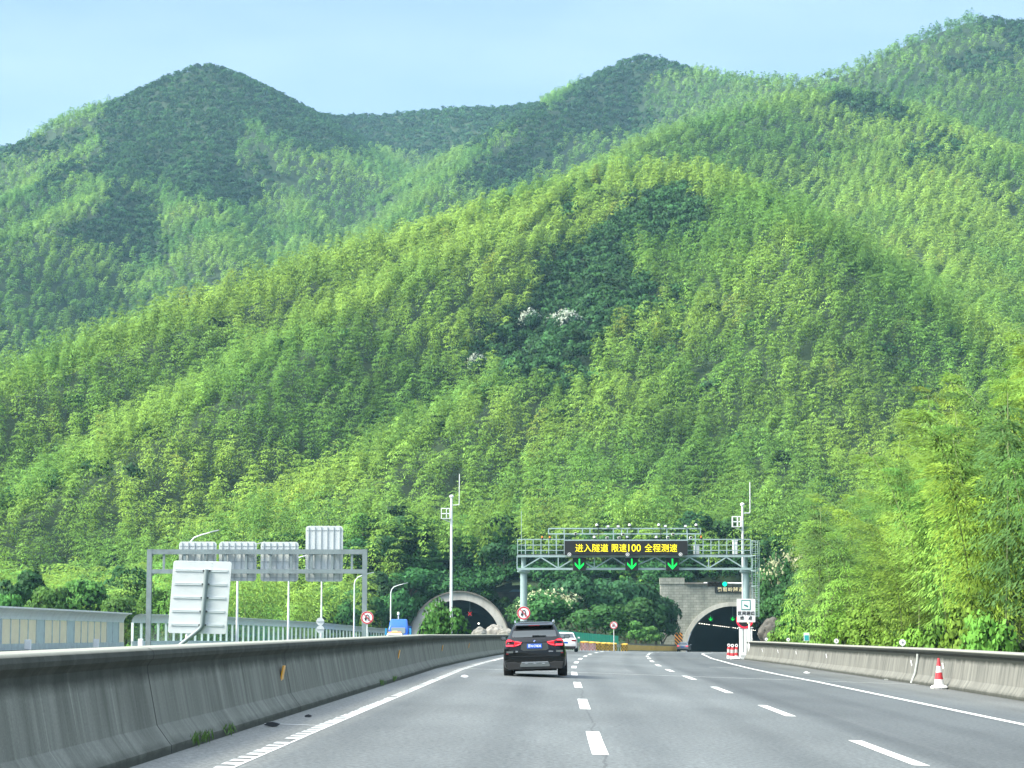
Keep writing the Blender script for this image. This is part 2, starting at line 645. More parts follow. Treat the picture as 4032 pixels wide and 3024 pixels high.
def gen_bamboo(pos, h, r, lean, K, L, W, col, g, t0=.42, jit=.09):
    i = np.repeat(np.arange(len(pos)), K)
    n = len(i)
    t = t0 + (1 - t0) * g.random(n) ** .85
    phi = g.random(n) * 2 * np.pi
    hh, rr = h[i], r[i]
    u = (t - t0) / (1 - t0)
    prof = np.where(u < .35, .62 + 1.1 * u, 1.0 * np.sqrt(np.clip(1 - ((u - .35) / .68) ** 2, 0.02, 1)))
    # whorled layers: sprays gather at culm nodes
    lay = np.round(t * 9 + .6 * g.random(n)) / 9
    t = t * .55 + lay * .45
    rho = rr * prof * (g.random(n) ** .33)
    cxy = lean[i] * (np.clip(t, 0, 1.2) ** 2.2)[:, None] * hh[:, None]
    zc = hh * (t - .16 * np.linalg.norm(lean[i], axis=1) * t ** 4)
    P = pos[i] + np.stack([cxy[:, 0] + rho * np.cos(phi), cxy[:, 1] + rho * np.sin(phi), zc - .34 * rho * rho / np.maximum(rr, .1)], 1)
    D = np.stack([np.cos(phi) + lean[i][:, 0] * 1.5, np.sin(phi) + lean[i][:, 1] * 1.5, -.35 - .75 * g.random(n) + .75 * np.clip(u, 0, 1) ** 3], 1)
    D = nrm(D + g.normal(0, .17, (n, 3)))
    S = np.stack([-np.sin(phi), np.cos(phi), g.normal(0, .18, n)], 1)
    S = nrm(S - D * (S * D).sum(1, keepdims=True))
    l = L[i] * (.65 + .7 * g.random(n))
    w_ = W[i] * (.65 + .7 * g.random(n))
    V, Q = kites(P, D, S, l, w_)
    c = col[i] * (1 + g.normal(0, jit, (n, 1)))
    fn = np.cross(D, S)
    fn *= np.where(fn[:, 2:] < 0, -1, 1)
    dome = nrm(np.stack([np.cos(phi) * (1.15 - u), np.sin(phi) * (1.15 - u), .12 + .9 * u], 1))
    N_ = nrm(dome * .62 + fn * .38)
    return V, Q, np.repeat(np.clip(c, .005, 1), 4, 0), np.repeat(N_, 4, 0)


def gen_broad(pos, h, r, K, L, col, g, m=9, jit=.17, flat=.75, low=.35):
    """crowns of leaf faces gathered on the shells of several clumps"""
    N = len(pos)
    ph = g.random((N, m)) * 2 * np.pi
    ct = low - .35 + (1.3 - low) * g.random((N, m))
    ct = np.clip(ct, -.3, .98)
    st = np.sqrt(1 - ct ** 2)
    k = .62 + .12 * g.random((N, m))
    cx_ = pos[:, 0, None] + r[:, None] * k * st * np.cos(ph)
    cy_ = pos[:, 1, None] + r[:, None] * k * st * np.sin(ph)
    cr = h * .36
    cz_ = pos[:, 2, None] + (h * .60)[:, None] + cr[:, None] * k * ct
    rad = r[:, None] * (.34 + .2 * g.random((N, m)))
    i = np.repeat(np.arange(N), K)
    n = len(i)
    j = g.integers(0, m, n)
    nr = nrm(g.normal(0, 1, (n, 3)) + np.array([0, 0, .55]))
    shell = .72 + .36 * g.random(n)
    P = np.stack([cx_[i, j], cy_[i, j], cz_[i, j]], 1) + nr * (rad[i, j] * shell)[:, None] * np.array([1, 1, flat])
    Nn = nrm(nr + g.normal(0, .55, (n, 3)))
    T = nrm(np.cross(Nn, g.normal(0, 1, (n, 3))))
    B = np.cross(Nn, T)
    l = L[i] * (.6 + .8 * g.random(n))
    V, Q = kites(P, T, B, l, l * .72)
    c = col[i] * (1 + g.normal(0, jit, (n, 1)))
    Nn *= np.where((Nn * nr).sum(1, keepdims=True) < 0, -1, 1)
    out = nrm(P - (pos[i] + np.stack([0 * h[i], 0 * h[i], h[i] * .5], 1)))
    N_ = nrm(nr * .45 + out * .25 + Nn * .3)
    return V, Q, np.repeat(np.clip(c, .004, 1), 4, 0), np.repeat(N_, 4, 0)


# ------------------------------------------------------------------ where each kind of wood grows
DARK = [
    [(380, 472), (440, 340), (700, 190), (815, 120), (1000, 200), (1300, 360), (1800, 330), (2100, 330), (2180, 440), (2080, 500), (1965, 500), (1907, 568), (1775, 575), (1585, 590), (1400, 580), (1300, 594), (1171, 573),
     (987, 466), (950, 520), (924, 611), (1013, 694), (949, 801), (791, 789), (633, 694), (538, 700), (443, 738), (354, 656), (304, 630), (411, 573)],
    [(177, 896), (354, 845), (456, 732), (570, 738), (633, 865), (665, 960), (633, 1042), (538, 978), (354, 947), (266, 934)],
    [(-400, 600), (0, 545), (260, 495), (420, 470), (300, 560), (100, 600), (0, 612), (-400, 680)],
    [(120, 720), (200, 640), (300, 590), (330, 640), (250, 700), (180, 760)],
    [(1000, 560), (1060, 600), (1090, 690), (1040, 760), (960, 800), (1010, 690)],
    [(2237, 347), (2330, 230), (2540, 90), (2720, 180), (2740, 262), (2553, 285), (2540, 366), (2629, 454), (2502, 530), (2407, 511), (2237, 530), (2199, 606), (2059, 701), (1933, 733), (1838, 708), (1806, 670),
     (1996, 568), (2123, 461)],
    [(3234, 369), (3312, 330), (3409, 336), (3571, 414), (3765, 518), (3940, 583), (3895, 595), (3733, 537), (3636, 479), (3474, 460), (3377, 466), (3312, 388)],
    [(3558, 570), (3700, 537), (3810, 576), (3668, 615), (3551, 667), (3525, 647)],
    [(3830, 40), (3895, 25), (4300, 30), (4300, 220), (4032, 194), (3979, 175), (3966, 130), (3862, 84)],
    [(3668, 246), (3733, 188), (3862, 175), (3979, 162), (4005, 246), (3882, 278), (3765, 278)],
    [(2376, 876), (2440, 800), (2500, 730), (2640, 720), (2770, 800), (2780, 915), (2730, 940), (2640, 890), (2560, 880), (2464, 935), (2370, 947), (2364, 994), (2511, 1059), (2511, 1082), (2664, 1129), (2658, 1182),
     (2570, 1176), (2482, 1129), (2452, 1182), (2388, 1235), (2305, 1241), (2323, 1311), (2258, 1341), (2258, 1505), (2182, 1493), (2064, 1441), (1982, 1441), (1853, 1505), (1841, 1435), (1894, 1358), (1876, 1288),
     (1982, 1282), (2100, 1200), (2111, 1129), (2123, 1047), (2182, 976), (2241, 935)],
    [(2100, 1000), (2450, 950), (2530, 1060), (2640, 1160), (2450, 1250), (2340, 1330), (2290, 1510), (2160, 1510), (1840, 1470), (1850, 1290), (2040, 1190)],
    [(2400, 800), (2640, 710), (2790, 740), (2790, 920), (2560, 950), (2370, 1000)],
    [(2180, 760), (2230, 740), (2260, 790), (2220, 860), (2180, 830)], [(2340, 720), (2400, 700), (2420, 740), (2370, 770)],
    [(3560, 1020), (3620, 1000), (3640, 1050), (3580, 1060)],
]


def in_poly(px, py, poly):
    c = np.zeros(px.shape, bool)
    n = len(poly)
    for i in range(n):
        x1, y1 = poly[i]
        x2, y2 = poly[(i + 1) % n]
        hit = ((y1 > py) != (y2 > py))
        with np.errstate(divide='ignore', invalid='ignore'):
            xi = (x2 - x1) * (py - y1) / (y2 - y1 + 1e-12) + x1
        c ^= hit & (px < xi)
    return c


def scatter(y0, y1, sp, seed):
    g = np.random.default_rng(seed)
    hw = y1 * .275 + 20
    q = hw + (y1 - y0)
    X, Y = np.meshgrid(np.arange(-q, q, sp), np.arange(-q, q, sp))
    X, Y = X * .857 - Y * .515, X * .515 + Y * .857 + (y0 + y1) / 2      # rows askew to the road
    X = X + g.uniform(-.55, .55, X.shape) * sp
    Y = Y + g.uniform(-.55, .55, X.shape) * sp
    X, Y = X.ravel(), Y.ravel()
    k = (abs(X) < Y * .26 + 12) & (Y >= y0) & (Y < y1)
    return X[k], Y[k]


parts = [scatter(*a) for a in ((228, 700, 3.2, 1), (700, 1000, 3.9, 2), (1000, 1350, 4.7, 3), (1350, 2000, 5.3, 4))]
FX = np.concatenate([p[0] for p in parts])
FY = np.concatenate([p[1] for p in parts])
FZ = ground(FX, FY)
# clear of roads, walls and portals
road_right = lx(FY) + 15.5
keep = ~((FY < 352) & (FX > ox(FY) - 4) & (FX < road_right))
keep &= ~((abs(FX - TUN_R[0]) < 11) & (FY < 356)) & ~((abs(FX - TUN_L[0]) < 10) & (FY < 357))
keep &= FZ > lz(FY) - 1.4
FX, FY, FZ = FX[keep], FY[keep], FZ[keep]
# what the hillside hides (with generous slack, so that a step aside still finds trees)
top = FZ + CANOPY + 7
vis = np.ones(len(FX), bool)
for s_ in np.linspace(.12, .985, 70):
    yy = FY * s_
    gz = ground(FX * s_, yy)
    can = np.where(yy > 360, gz + 3.0, -99)
    vis &= (CAM_H + (top - CAM_H) * s_ > can)
FX, FY, FZ = FX[vis], FY[vis], FZ[vis]
pxx, pyy = project(np.stack([FX, FY, FZ + CANOPY], 1))
dark = np.zeros(len(FX), bool)
jx, jy = rng.normal(0, 30, len(FX)) * np.clip(700 / FY, .4, 1), rng.normal(0, 24, len(FX)) * np.clip(700 / FY, .4, 1)
for q in DARK:
    dark |= in_poly(pxx + jx, pyy + jy, q)
dark |= rng.random(len(FX)) < .022
print('forest candidates', len(FX), 'broadleaf', dark.sum())


def bamboo_col(x, y, g):
    a = fbm(x / 46, y / 46, 21, 3)
    b = fbm(x / 17, y / 17, 33, 2)
    k = np.clip((a - .36) / .3, 0, 1)[:, None]
    c = (1 - k) * np.array([.142, .335, .062]) + k * np.array([.275, .490, .080])
    c = c * (.8 + .42 * b[:, None]) * (1 + g.normal(0, .17, (len(x), 1)))
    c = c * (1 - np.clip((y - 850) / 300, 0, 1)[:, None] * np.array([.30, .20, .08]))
    ol = (g.random(len(x)) < .015)[:, None]
    return np.where(ol, c * np.array([1.05, .8, .85]), c)


def broad_col(x, y, g):
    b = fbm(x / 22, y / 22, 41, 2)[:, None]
    return np.array([.036, .118, .034]) * (1 - .2 * np.clip((y - 850) / 300, 0, 1))[:, None] * (.7 + .6 * b) * np.clip(1 + g.normal(0, .38, (len(x), 1)), .35, 2.2)


bx, by, bz = FX[~dark], FY[~dark], FZ[~dark]
order = np.argsort(by)
bx, by, bz = bx[order], by[order], bz[order]
N_IND = 150
# the nearest bamboo of the slope become plants of their own (below); the rest is one mass
near = np.zeros(len(bx), bool)
bpx, bpy_ = project(np.stack([bx, by, bz + 8], 1))
cand = np.where((bpx > -60) & (bpx < 4090) & (bpy_ > 1500))[0][:N_IND]
near[cand] = True
NEAR_B = np.stack([bx[near], by[near], bz[near]], 1)
NEAR_PX = bpx[near]
fx, fy, fz = bx[~near], by[~near], bz[~near]
n = len(fx)
far = np.clip((fy - 300) / 1100, 0, 1.2)
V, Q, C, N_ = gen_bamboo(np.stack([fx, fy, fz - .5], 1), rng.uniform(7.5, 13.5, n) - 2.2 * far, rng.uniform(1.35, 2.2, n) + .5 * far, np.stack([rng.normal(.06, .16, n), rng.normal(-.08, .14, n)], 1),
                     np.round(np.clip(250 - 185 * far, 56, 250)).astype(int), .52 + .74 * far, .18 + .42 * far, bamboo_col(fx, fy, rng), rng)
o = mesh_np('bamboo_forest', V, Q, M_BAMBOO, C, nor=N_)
tag(o, 'dense mass of light green feathery bamboo covering the mountain slopes', 'forest', kind='stuff')
print('bamboo faces', len(Q))
dx, dy, dz = FX[dark], FY[dark], FZ[dark]
n = len(dx)
far = np.clip((dy - 300) / 1100, 0, 1.2)
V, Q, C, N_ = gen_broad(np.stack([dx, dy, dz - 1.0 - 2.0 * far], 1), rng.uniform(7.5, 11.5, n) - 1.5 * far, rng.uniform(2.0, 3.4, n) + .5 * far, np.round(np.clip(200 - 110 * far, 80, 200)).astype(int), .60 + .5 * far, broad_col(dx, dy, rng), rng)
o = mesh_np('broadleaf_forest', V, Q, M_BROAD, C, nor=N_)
tag(o, 'dark green broadleaf woods on the peaks and in patches between the bamboo', 'forest', kind='stuff')
print('broad faces', len(Q))

# ------------------------------------------------------------------ roads
def uv_mat(name, build):
    m = bpy.data.materials.new(name)
    m.use_nodes = True
    t = m.node_tree
    b = t.nodes['Principled BSDF']
    uv = t.nodes.new('ShaderNodeUVMap')
    uv.uv_map = 'UVMap'
    build(t, b, uv.outputs[0])
    return m


def nz(t, vec, sc, scale=(1, 1, 1), detail=5, rough=.6):
    mp = t.nodes.new('ShaderNodeMapping')
    mp.inputs['Scale'].default_value = scale
    t.links.new(vec, mp.inputs['Vector'])
    n_ = t.nodes.new('ShaderNodeTexNoise')
    n_.inputs['Scale'].default_value = sc
    n_.inputs['Detail'].default_value = detail
    n_.inputs['Roughness'].default_value = rough
    t.links.new(mp.outputs[0], n_.inputs['Vector'])
    return n_.outputs['Fac']


def ramp(t, fac, stops):
    r = t.nodes.new('ShaderNodeValToRGB')
    e = r.color_ramp.elements
    while len(e) < len(stops):
        e.new(.5)
    for k, (p, c) in enumerate(stops):
        e[k].position = p
        e[k].color = (*c, 1) if len(c) == 3 else c
    t.links.new(fac, r.inputs[0])
    return r.outputs[0]


def mixc(t, a, b, fac, mode='MIX'):
    mx = t.nodes.new('ShaderNodeMix')
    mx.data_type = 'RGBA'
    mx.blend_type = mode
    for s_, v in ((6, a), (7, b)):
        if isinstance(v, tuple):
            mx.inputs[s_].default_value = (*v, 1)
        else:
            t.links.new(v, mx.inputs[s_])
    if isinstance(fac, (int, float)):
        mx.inputs[0].default_value = fac
    else:
        t.links.new(fac, mx.inputs[0])
    return mx.outputs[2]


def mapr(t, v, a, b, c=0.0, d=1.0, smooth=False):
    m_ = t.nodes.new('ShaderNodeMapRange')
    if smooth:
        m_.interpolation_type = 'SMOOTHSTEP'
    for k, x in zip(('From Min', 'From Max', 'To Min', 'To Max'), (a, b, c, d)):
        m_.inputs[k].default_value = x
    t.links.new(v, m_.inputs['Value'])
    return m_.outputs['Result']


def sepx(t, v):
    s_ = t.nodes.new('ShaderNodeSeparateXYZ')
    t.links.new(v, s_.inputs[0])
    return s_.outputs


def bump(t, b, h, strength, dist=.01):
    bp = t.nodes.new('ShaderNodeBump')
    bp.inputs['Strength'].default_value = strength
    bp.inputs['Distance'].default_value = dist
    t.links.new(h, bp.inputs['Height'])
    t.links.new(bp.outputs[0], b.inputs['Normal'])


def asphalt(t, b, uv):
    x, y, _ = sepx(t, uv)
    base = ramp(t, nz(t, uv, .55, (1, .12, 1), 6), [(.25, (.092, .104, .106)), (.75, (.132, .145, .144))])
    # a darker resurfaced strip from beside the second lane line to the hard shoulder
    wob = nz(t, uv, .05, (1, 1, 1), 2)
    ed = t.nodes.new('ShaderNodeMath')
    ed.operation = 'MULTIPLY_ADD'
    t.links.new(wob, ed.inputs[0])
    ed.inputs[1].default_value = .9
    t.links.new(x, ed.inputs[2])
    c = mixc(t, base, (.074, .083, .085), mapr(t, ed.outputs[0], 4.5, 4.9, 0, .8))
    c = mixc(t, c, (.135, .138, .125), mapr(t, ed.outputs[0], 9.3, 10.6, 0, .55))
    # worn pale aggregate next to the median barrier
    c = mixc(t, c, (.235, .240, .215), mapr(t, x, -3.45, -4.0, 0, .85))
    tr = nz(t, uv, 1.1, (1, .015, 1), 3)
    c = mixc(t, c, (.6, .6, .6), mapr(t, tr, .62, .8, 0, .10))
    sp = nz(t, uv, 14, (1, .7, 1), 3, .8)
    c = mixc(t, c, ramp(t, sp, [(.3, (.35, .35, .35)), (.7, (1.75, 1.75, 1.75))]), .75, 'MULTIPLY')
    pt = nz(t, uv, .16, (1, .35, 1), 4)
    c = mixc(t, c, ramp(t, pt, [(.3, (.70, .70, .70)), (.7, (1.2, 1.2, 1.2))]), 1.0, 'MULTIPLY')
    cr = nz(t, uv, .35, (1, .06, 1), 8, .75)
    c = mixc(t, c, (.035, .037, .04), mapr(t, cr, .655, .69, 0, .6))
    # crack that wanders along the first lane line, and rubbered wheel paths
    wv = nz(t, uv, .5, (.05, .35, 1), 6, .7)
    ck = t.nodes.new('ShaderNodeMath')
    ck.operation = 'MULTIPLY_ADD'
    t.links.new(wv, ck.inputs[0])
    ck.inputs[1].default_value = -.5
    t.links.new(x, ck.inputs[2])
    ab = t.nodes.new('ShaderNodeMath')
    ab.operation = 'COMPARE'
    t.links.new(ck.outputs[0], ab.inputs[0])
    ab.inputs[1].default_value = -.22
    ab.inputs[2].default_value = .016
    c = mixc(t, c, (.03, .032, .033), mapr(t, ab.outputs[0], 0, 1, 0, .4))
    sn = t.nodes.new('ShaderNodeMath')
    sn.operation = 'SINE'
    ml = t.nodes.new('ShaderNodeMath')
    ml.operation = 'MULTIPLY_ADD'
    t.links.new(x, ml.inputs[0])
    ml.inputs[1].default_value = 3.35
    ml.inputs[2].default_value = -.6
    t.links.new(ml.outputs[0], sn.inputs[0])
    c = mixc(t, c, (.72, .73, .74), mapr(t, sn.outputs[0], .1, 1, 0, .55), 'MULTIPLY')
    t.links.new(c, b.inputs['Base Color'])
    b.inputs['Roughness'].default_value = .72
    b.inputs['Specular IOR Level'].default_value = .35
    bump(t, b, sp, .5, .012)


M_ROAD = uv_mat('asphalt', asphalt)


def sheet(name, ys, offs, m, parent=None, zo=0.0, kind='structure'):
    """road sheet; offs: functions or numbers of lateral offset from the first lane line"""
    V, UV = [], []
    for y in ys:
        for o_ in offs:
            of = o_(y) if callable(o_) else o_
            X = lx(y) + of
            V.append((X, y, road_z(X, y) + zo))
            UV.append((of, y))
    k = len(offs)
    fs = [(i * k + j, i * k + j + 1, (i + 1) * k + j + 1, (i + 1) * k + j) for i in range(len(ys) - 1) for j in range(k - 1)]
    me = bpy.data.meshes.new(name)
    me.from_pydata(V, [], fs)
    ul = me.uv_layers.new(name='UVMap')
    for p in me.polygons:
        for li, vi in zip(p.loop_indices, p.vertices):
            ul.data[li].uv = UV[vi]
    me.materials.append(m)
    o = bpy.data.objects.new(name, me)
    COL.objects.link(o)
    if parent:
        o.parent = parent
    else:
        tag(o, kind=kind)
    return o


YS = np.concatenate([np.arange(-60, 330, 5), np.arange(330, 441, 5)])


def bl_off(y):      # centre of the median barrier
    return np.interp(y, [-60, 20, 130, 200, 340], [-5.1, -5.12, -5.1, -5.0, -4.9])


def br_off(y):      # centre of the right-hand barrier
    return np.interp(y, [-60, 0, 59, 90, 121, 150], [12.2, 12.2, 12.25, 12.45, 12.1, 10.85])


def re_off(y):
    return br_off(y) if y <= 150 else np.interp(y, [150, 175, 300, 340, 440], [10.9, 12.2, 11.0, 9.9, 9.9])


tag(sheet('road', YS, [lambda y: bl_off(y) - .1, -3.75, 0, 3.85, 8.2, lambda y: re_off(y) + .1], M_ROAD), 'grey three-lane motorway carriageway leading to the tunnel', 'road', kind='structure')


def onc(name, ys, a, b_, m, zo):
    V = []
    for y in ys:
        V += [(a(y), y, lz(y) + zo), (b_(y), y, lz(y) + zo)]
    fs = [(2 * i, 2 * i + 1, 2 * i + 3, 2 * i + 2) for i in range(len(ys) - 1)]
    me = bpy.data.meshes.new(name)
    me.from_pydata(V, [], fs)
    ul = me.uv_layers.new(name='UVMap')
    for p in me.polygons:
        for li, vi in zip(p.loop_indices, p.vertices):
            ul.data[li].uv = (V[vi][0] + 20, V[vi][1])
    me.materials.append(m)
    o = bpy.data.objects.new(name, me)
    COL.objects.link(o)
    return tag(o, kind='structure')


onc('oncoming_road', YS, lambda y: ox(y), lambda y: ox(y) + 15.3, M_ROAD, -.15)
M_GRASS = mat('verge_grass', (.05, .10, .025), .9, noise=.5, scale=.8)
onc('verge', [y for y in YS if y < 342], lambda y: ox(y) + 15.3, lambda y: lx(y) + bl_off(y), M_GRASS, -.02)


# painted markings
def paint(t, b, uv):
    w_ = nz(t, uv, 2.2, (1, 1, 1), 7, .75)
    c = mixc(t, (.70, .71, .67), (.24, .25, .24), mapr(t, w_, .50, .70, 0, .85))
    t.links.new(c, b.inputs['Base Color'])
    b.inputs['Roughness'].default_value = .6


M_PAINT = uv_mat('road_paint', paint)
V, Fc, UVs = [], [], []


def stripe(y0, y1, off, wd, n=1, z=.005):
    for i in range(n):
        a, b_ = y0 + (y1 - y0) * i / n, y0 + (y1 - y0) * (i + 1) / n
        k = len(V)
        for y, s_ in ((a, -1), (a, 1), (b_, 1), (b_, -1)):
            X = lx(y) + off + s_ * wd / 2
            V.append((X, y, road_z(X, y) + z))
            UVs.append((off + s_ * wd / 2, y))
        Fc.append((k, k + 1, k + 2, k + 3))


for k in range(-4, 26):
    yc = 29.7 + 15 * k
    stripe(yc - 3, yc + 3, 0, .2, 2)
    stripe(yc - 2.9, yc + 3.1, 3.85, .2, 2)
stripe(-30, 440, 8.2, .2, 94)
y = -10.0
rr = random.Random(4)
while y < 100:                       # the left edge line is cut into ribs by rumble grooves
    stripe(y, y + .30 + .16 * rr.random(), -3.82 + rr.uniform(-.01, .01), .2 * rr.uniform(.8, 1.0))
    y += .58 + (.6 if rr.random() < .05 else 0)
stripe(-10, 100, -3.73, .035, 22, .0045)
stripe(100, 440, -3.76, .2, 68)
stripe(76.9, 77.06, 3.6, 17.0, 1, .006)
stripe(104.4, 104.6, 7.1, 1.7, 1, .006)
stripe(31.5, 31.6, -4.2, .9, 1, .006)
me = bpy.data.meshes.new('road_markings')
me.from_pydata(V, [], Fc)
ul = me.uv_layers.new(name='UVMap')
for p in me.polygons:
    for li, vi in zip(p.loop_indices, p.vertices):
        ul.data[li].uv = UVs[vi]
me.materials.append(M_PAINT)
o = bpy.data.objects.new('road_markings', me)
COL.objects.link(o)
tag(o, kind='structure')

# ------------------------------------------------------------------ concrete barriers


def sweep(name, prof, path, ys, m, parent=None, closed=True, smooth=True):
    """profile (x, z) swept along y; path(y) -> (x, z). UV = metres along, height"""
    V, UV = [], []
    per = [0]
    for a, b_ in zip(prof[:-1], prof[1:]):
        per.append(per[-1] + math.hypot(b_[0] - a[0], b_[1] - a[1]))
    for y in ys:
        X, Z = path(y)
        for p in prof:
            V.append((X + p[0], y, Z + p[1]))
    k = len(prof)
    fs, uvs = [], []
    for i in range(len(ys) - 1):
        for j in range(k - 1):
            fs.append((i * k + j, i * k + j + 1, (i + 1) * k + j + 1, (i + 1) * k + j))
            for (a, b_) in ((i, j), (i, j + 1), (i + 1, j + 1), (i + 1, j)):
                uvs.append((ys[a], prof[b_][1]))
    if closed:
        for i in (0, len(ys) - 1):
            f = tuple(i * k + j for j in range(k))
            fs.append(f if i else f[::-1])
            uvs += [(ys[i] + prof[j][0], prof[j][1]) for j in range(k)]
    me = bpy.data.meshes.new(name)
    me.from_pydata(V, [], fs)
    ul = me.uv_layers.new(name='UVMap')
    for li, u in enumerate(uvs):
        ul.data[li].uv = u
    me.materials.append(m)
    b = bmesh.new()
    b.from_mesh(me)
    bmesh.ops.recalc_face_normals(b, faces=b.faces)
    b.to_mesh(me)
    b.free()
    if smooth:
        me.polygons.foreach_set('use_smooth', [True] * len(me.polygons))
        me.set_sharp_from_angle(angle=R(9))
    o = bpy.data.objects.new(name, me)
    COL.objects.link(o)
    if parent:
        o.parent = parent
    return o


def concrete(dark, lite, streak, H, capd, joint):
    def f(t, b, uv):
        x, z, _ = sepx(t, uv)
        s1 = nz(t, uv, 3.2, (1, .10, 1), 6, .65)
        s2 = nz(t, uv, .8, (1, .35, 1), 4)
        c = ramp(t, s1, [(.28, dark), (.5, tuple((d + l) / 2 for d, l in zip(dark, lite))), (.75, lite)])
        c = mixc(t, c, tuple(d * .55 for d in dark), mapr(t, s2, .5, .75, 0, streak))
        s3 = nz(t, uv, 7.0, (1, .045, 1), 3, .6)
        c = mixc(t, c, tuple(min(1, l * 1.5) for l in lite), mapr(t, s3, .63, .75, 0, .55))
        # darker along the coping and the foot, with a noisy edge
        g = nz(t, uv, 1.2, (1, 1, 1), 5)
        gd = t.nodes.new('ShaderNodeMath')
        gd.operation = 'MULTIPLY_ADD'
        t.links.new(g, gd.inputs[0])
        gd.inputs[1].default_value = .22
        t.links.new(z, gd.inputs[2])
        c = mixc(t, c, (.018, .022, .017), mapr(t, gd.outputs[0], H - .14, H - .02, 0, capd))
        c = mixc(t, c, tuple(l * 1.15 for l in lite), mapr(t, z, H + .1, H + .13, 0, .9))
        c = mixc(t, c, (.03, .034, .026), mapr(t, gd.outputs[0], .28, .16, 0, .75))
        if joint:
            fr = t.nodes.new('ShaderNodeMath')
            fr.operation = 'PINGPONG'
            fr.inputs[1].default_value = joint
            t.links.new(x, fr.inputs[0])
            c = mixc(t, c, (.02, .02, .018), mapr(t, fr.outputs[0], .035, .02, 0, .85))
        fine = nz(t, uv, 40, (1, 1, 1), 3, .8)
        c = mixc(t, c, ramp(t, fine, [(.3, (.72, .72, .72)), (.7, (1.25, 1.25, 1.25))]), .7, 'MULTIPLY')
        t.links.new(c, b.inputs['Base Color'])
        b.inputs['Roughness'].default_value = .9
        b.inputs['Specular IOR Level'].default_value = .2
        bump(t, b, nz(t, uv, 9, (1, .8, 1), 6, .75), .22, .01)
    return f


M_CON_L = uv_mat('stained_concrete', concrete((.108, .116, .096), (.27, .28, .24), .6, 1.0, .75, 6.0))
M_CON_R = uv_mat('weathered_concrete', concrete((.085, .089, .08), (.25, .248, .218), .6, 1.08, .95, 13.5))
JER = [(.46, -.3), (.46, .1), (.44, .12), (.30, .33), (.19, .95), (.185, 1.03), (.21, 1.07), (.245, 1.11), (.255, 1.16), (.24, 1.21), (.19, 1.24), (.1, 1.255), (-.1, 1.255), (-.19, 1.24), (-.24, 1.21),
       (-.255, 1.16), (-.245, 1.11), (-.21, 1.07), (-.185, 1.03), (-.19, .95), (-.30, .33), (-.44, .12), (-.46, .1), (-.46, -.3)]


def pl(y):
    X = lx(y) + bl_off(y)
    return X, road_z(X + .4, y)


def pr(y):
    X = lx(y) + br_off(y)
    return X, road_z(X - .4, y)


bar_l = thing('concrete_barrier', 'tall dark streaky concrete median barrier with yellow reflectors left of the lanes', 'barrier', (0, 0, 0))
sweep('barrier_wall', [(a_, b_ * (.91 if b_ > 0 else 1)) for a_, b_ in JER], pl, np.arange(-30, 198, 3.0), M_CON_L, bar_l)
M_YEL = mat('reflector_yellow', (.80, .38, .01), .35, noise=.15, scale=20)
for (px, y) in ((1013, 35.2), (1505, 60.5), (1719, 82), (1848, 101), (300, 12)):
    X, Z = pl(y)
    MB().box(X + .262, y, Z + .62, .02, .30, .27, Matrix.Translation((X + .262, y, Z + .62)) @ Matrix.Rotation(R(10), 4, 'Y') @ Matrix.Translation((-X - .262, -y, -Z - .62))).build('reflector', M_YEL, bar_l)
bar_r = thing('concrete_barrier', 'pale weathered concrete barrier with dark rounded coping right of the hard shoulder', 'barrier', (0, 0, 0))
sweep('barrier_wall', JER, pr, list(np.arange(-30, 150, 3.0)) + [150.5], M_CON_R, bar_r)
M_WHITE = mat('white_paint', (.78, .79, .79), .45, noise=.08, scale=3)
for k, (y, wd) in enumerate(((57, .12), (73, .09), (80, .09), (107, .10), (122, .10), (131, .10), (140, .10))):
    X, Z = pr(y)
    MB().box(X - .262, y, Z + .70, .02, .18, .20, Matrix.Translation((X - .262, y, Z + .7)) @ Matrix.Rotation(R(-10), 4, 'Y') @ Matrix.Translation((-X + .262, -y, -Z - .7))).build('reflector', M_WHITE, bar_r)
M_PVC = mat('grey_pvc', (.38, .41, .38), .5, noise=.15, scale=8)
X, Z = pr(78.5)
MB().tube([(X - .25, 78.5, Z + 1.04), (X - .27, 78.5, Z + .8), (X - .36, 78.5, Z + .36), (X - .50, 78.5, Z + .02)], .045, 8).build('drain_pipe', M_PVC, bar_r, True)

# round white delineators along the coping of the right barrier
M_GREY = mat('galvanised', (.36, .40, .41), .5, .3, noise=.15, scale=4)
M_DISC = mat('delineator_face', (.82, .83, .83), .4)
M_DOT = mat('delineator_dot', (.25, .27, .28), .4)
DLAB = ['round white delineator on the right barrier, nearest and largest of the row', 'round white delineator on the right barrier, second nearest of the row', 'round white delineator on the right barrier left of the small teal plate',
        'small round white delineator on the right barrier beside the grey cabinet', 'small round white delineator in front of the grey cabinet at the barrier end']
for (px, py, d), lab in zip(((3500, 2538, 25), (3225, 2525, 18.5), (3065, 2522, 14), (2974, 2523, 11.5), (2918, 2522, 9)), DLAB):
    y = {3500: 84, 3225: 105, 3065: 128, 2974: 140, 2918: 149.5}[px]
    X, Z = pr(y)
    t_ = thing('delineator', lab, 'delineator', (X, y, Z + 1.255), group='round delineators on the right barrier')
    r_ = d * y / F / 2
    MB().beam((0, 0, -.02), (0, 0, .05 + r_ * .2), .03).build('stem', M_GREY, t_)
    MB().disc((0, .05 + r_), r_, -.02, .02).build('disc', M_DISC, t_)
    MB().disc((0, .05 + r_), r_ * .38, -.028, -.0205, 14).build('reflector', M_DOT, t_)
X, Z = pr(119)
t_ = thing('marker_plate', 'small teal and white rectangular plate standing on the right barrier', 'sign', (X, 119, Z + 1.255))
MB().beam((0, 0, -.02), (0, 0, .5), .03).build('post', M_GREY, t_)
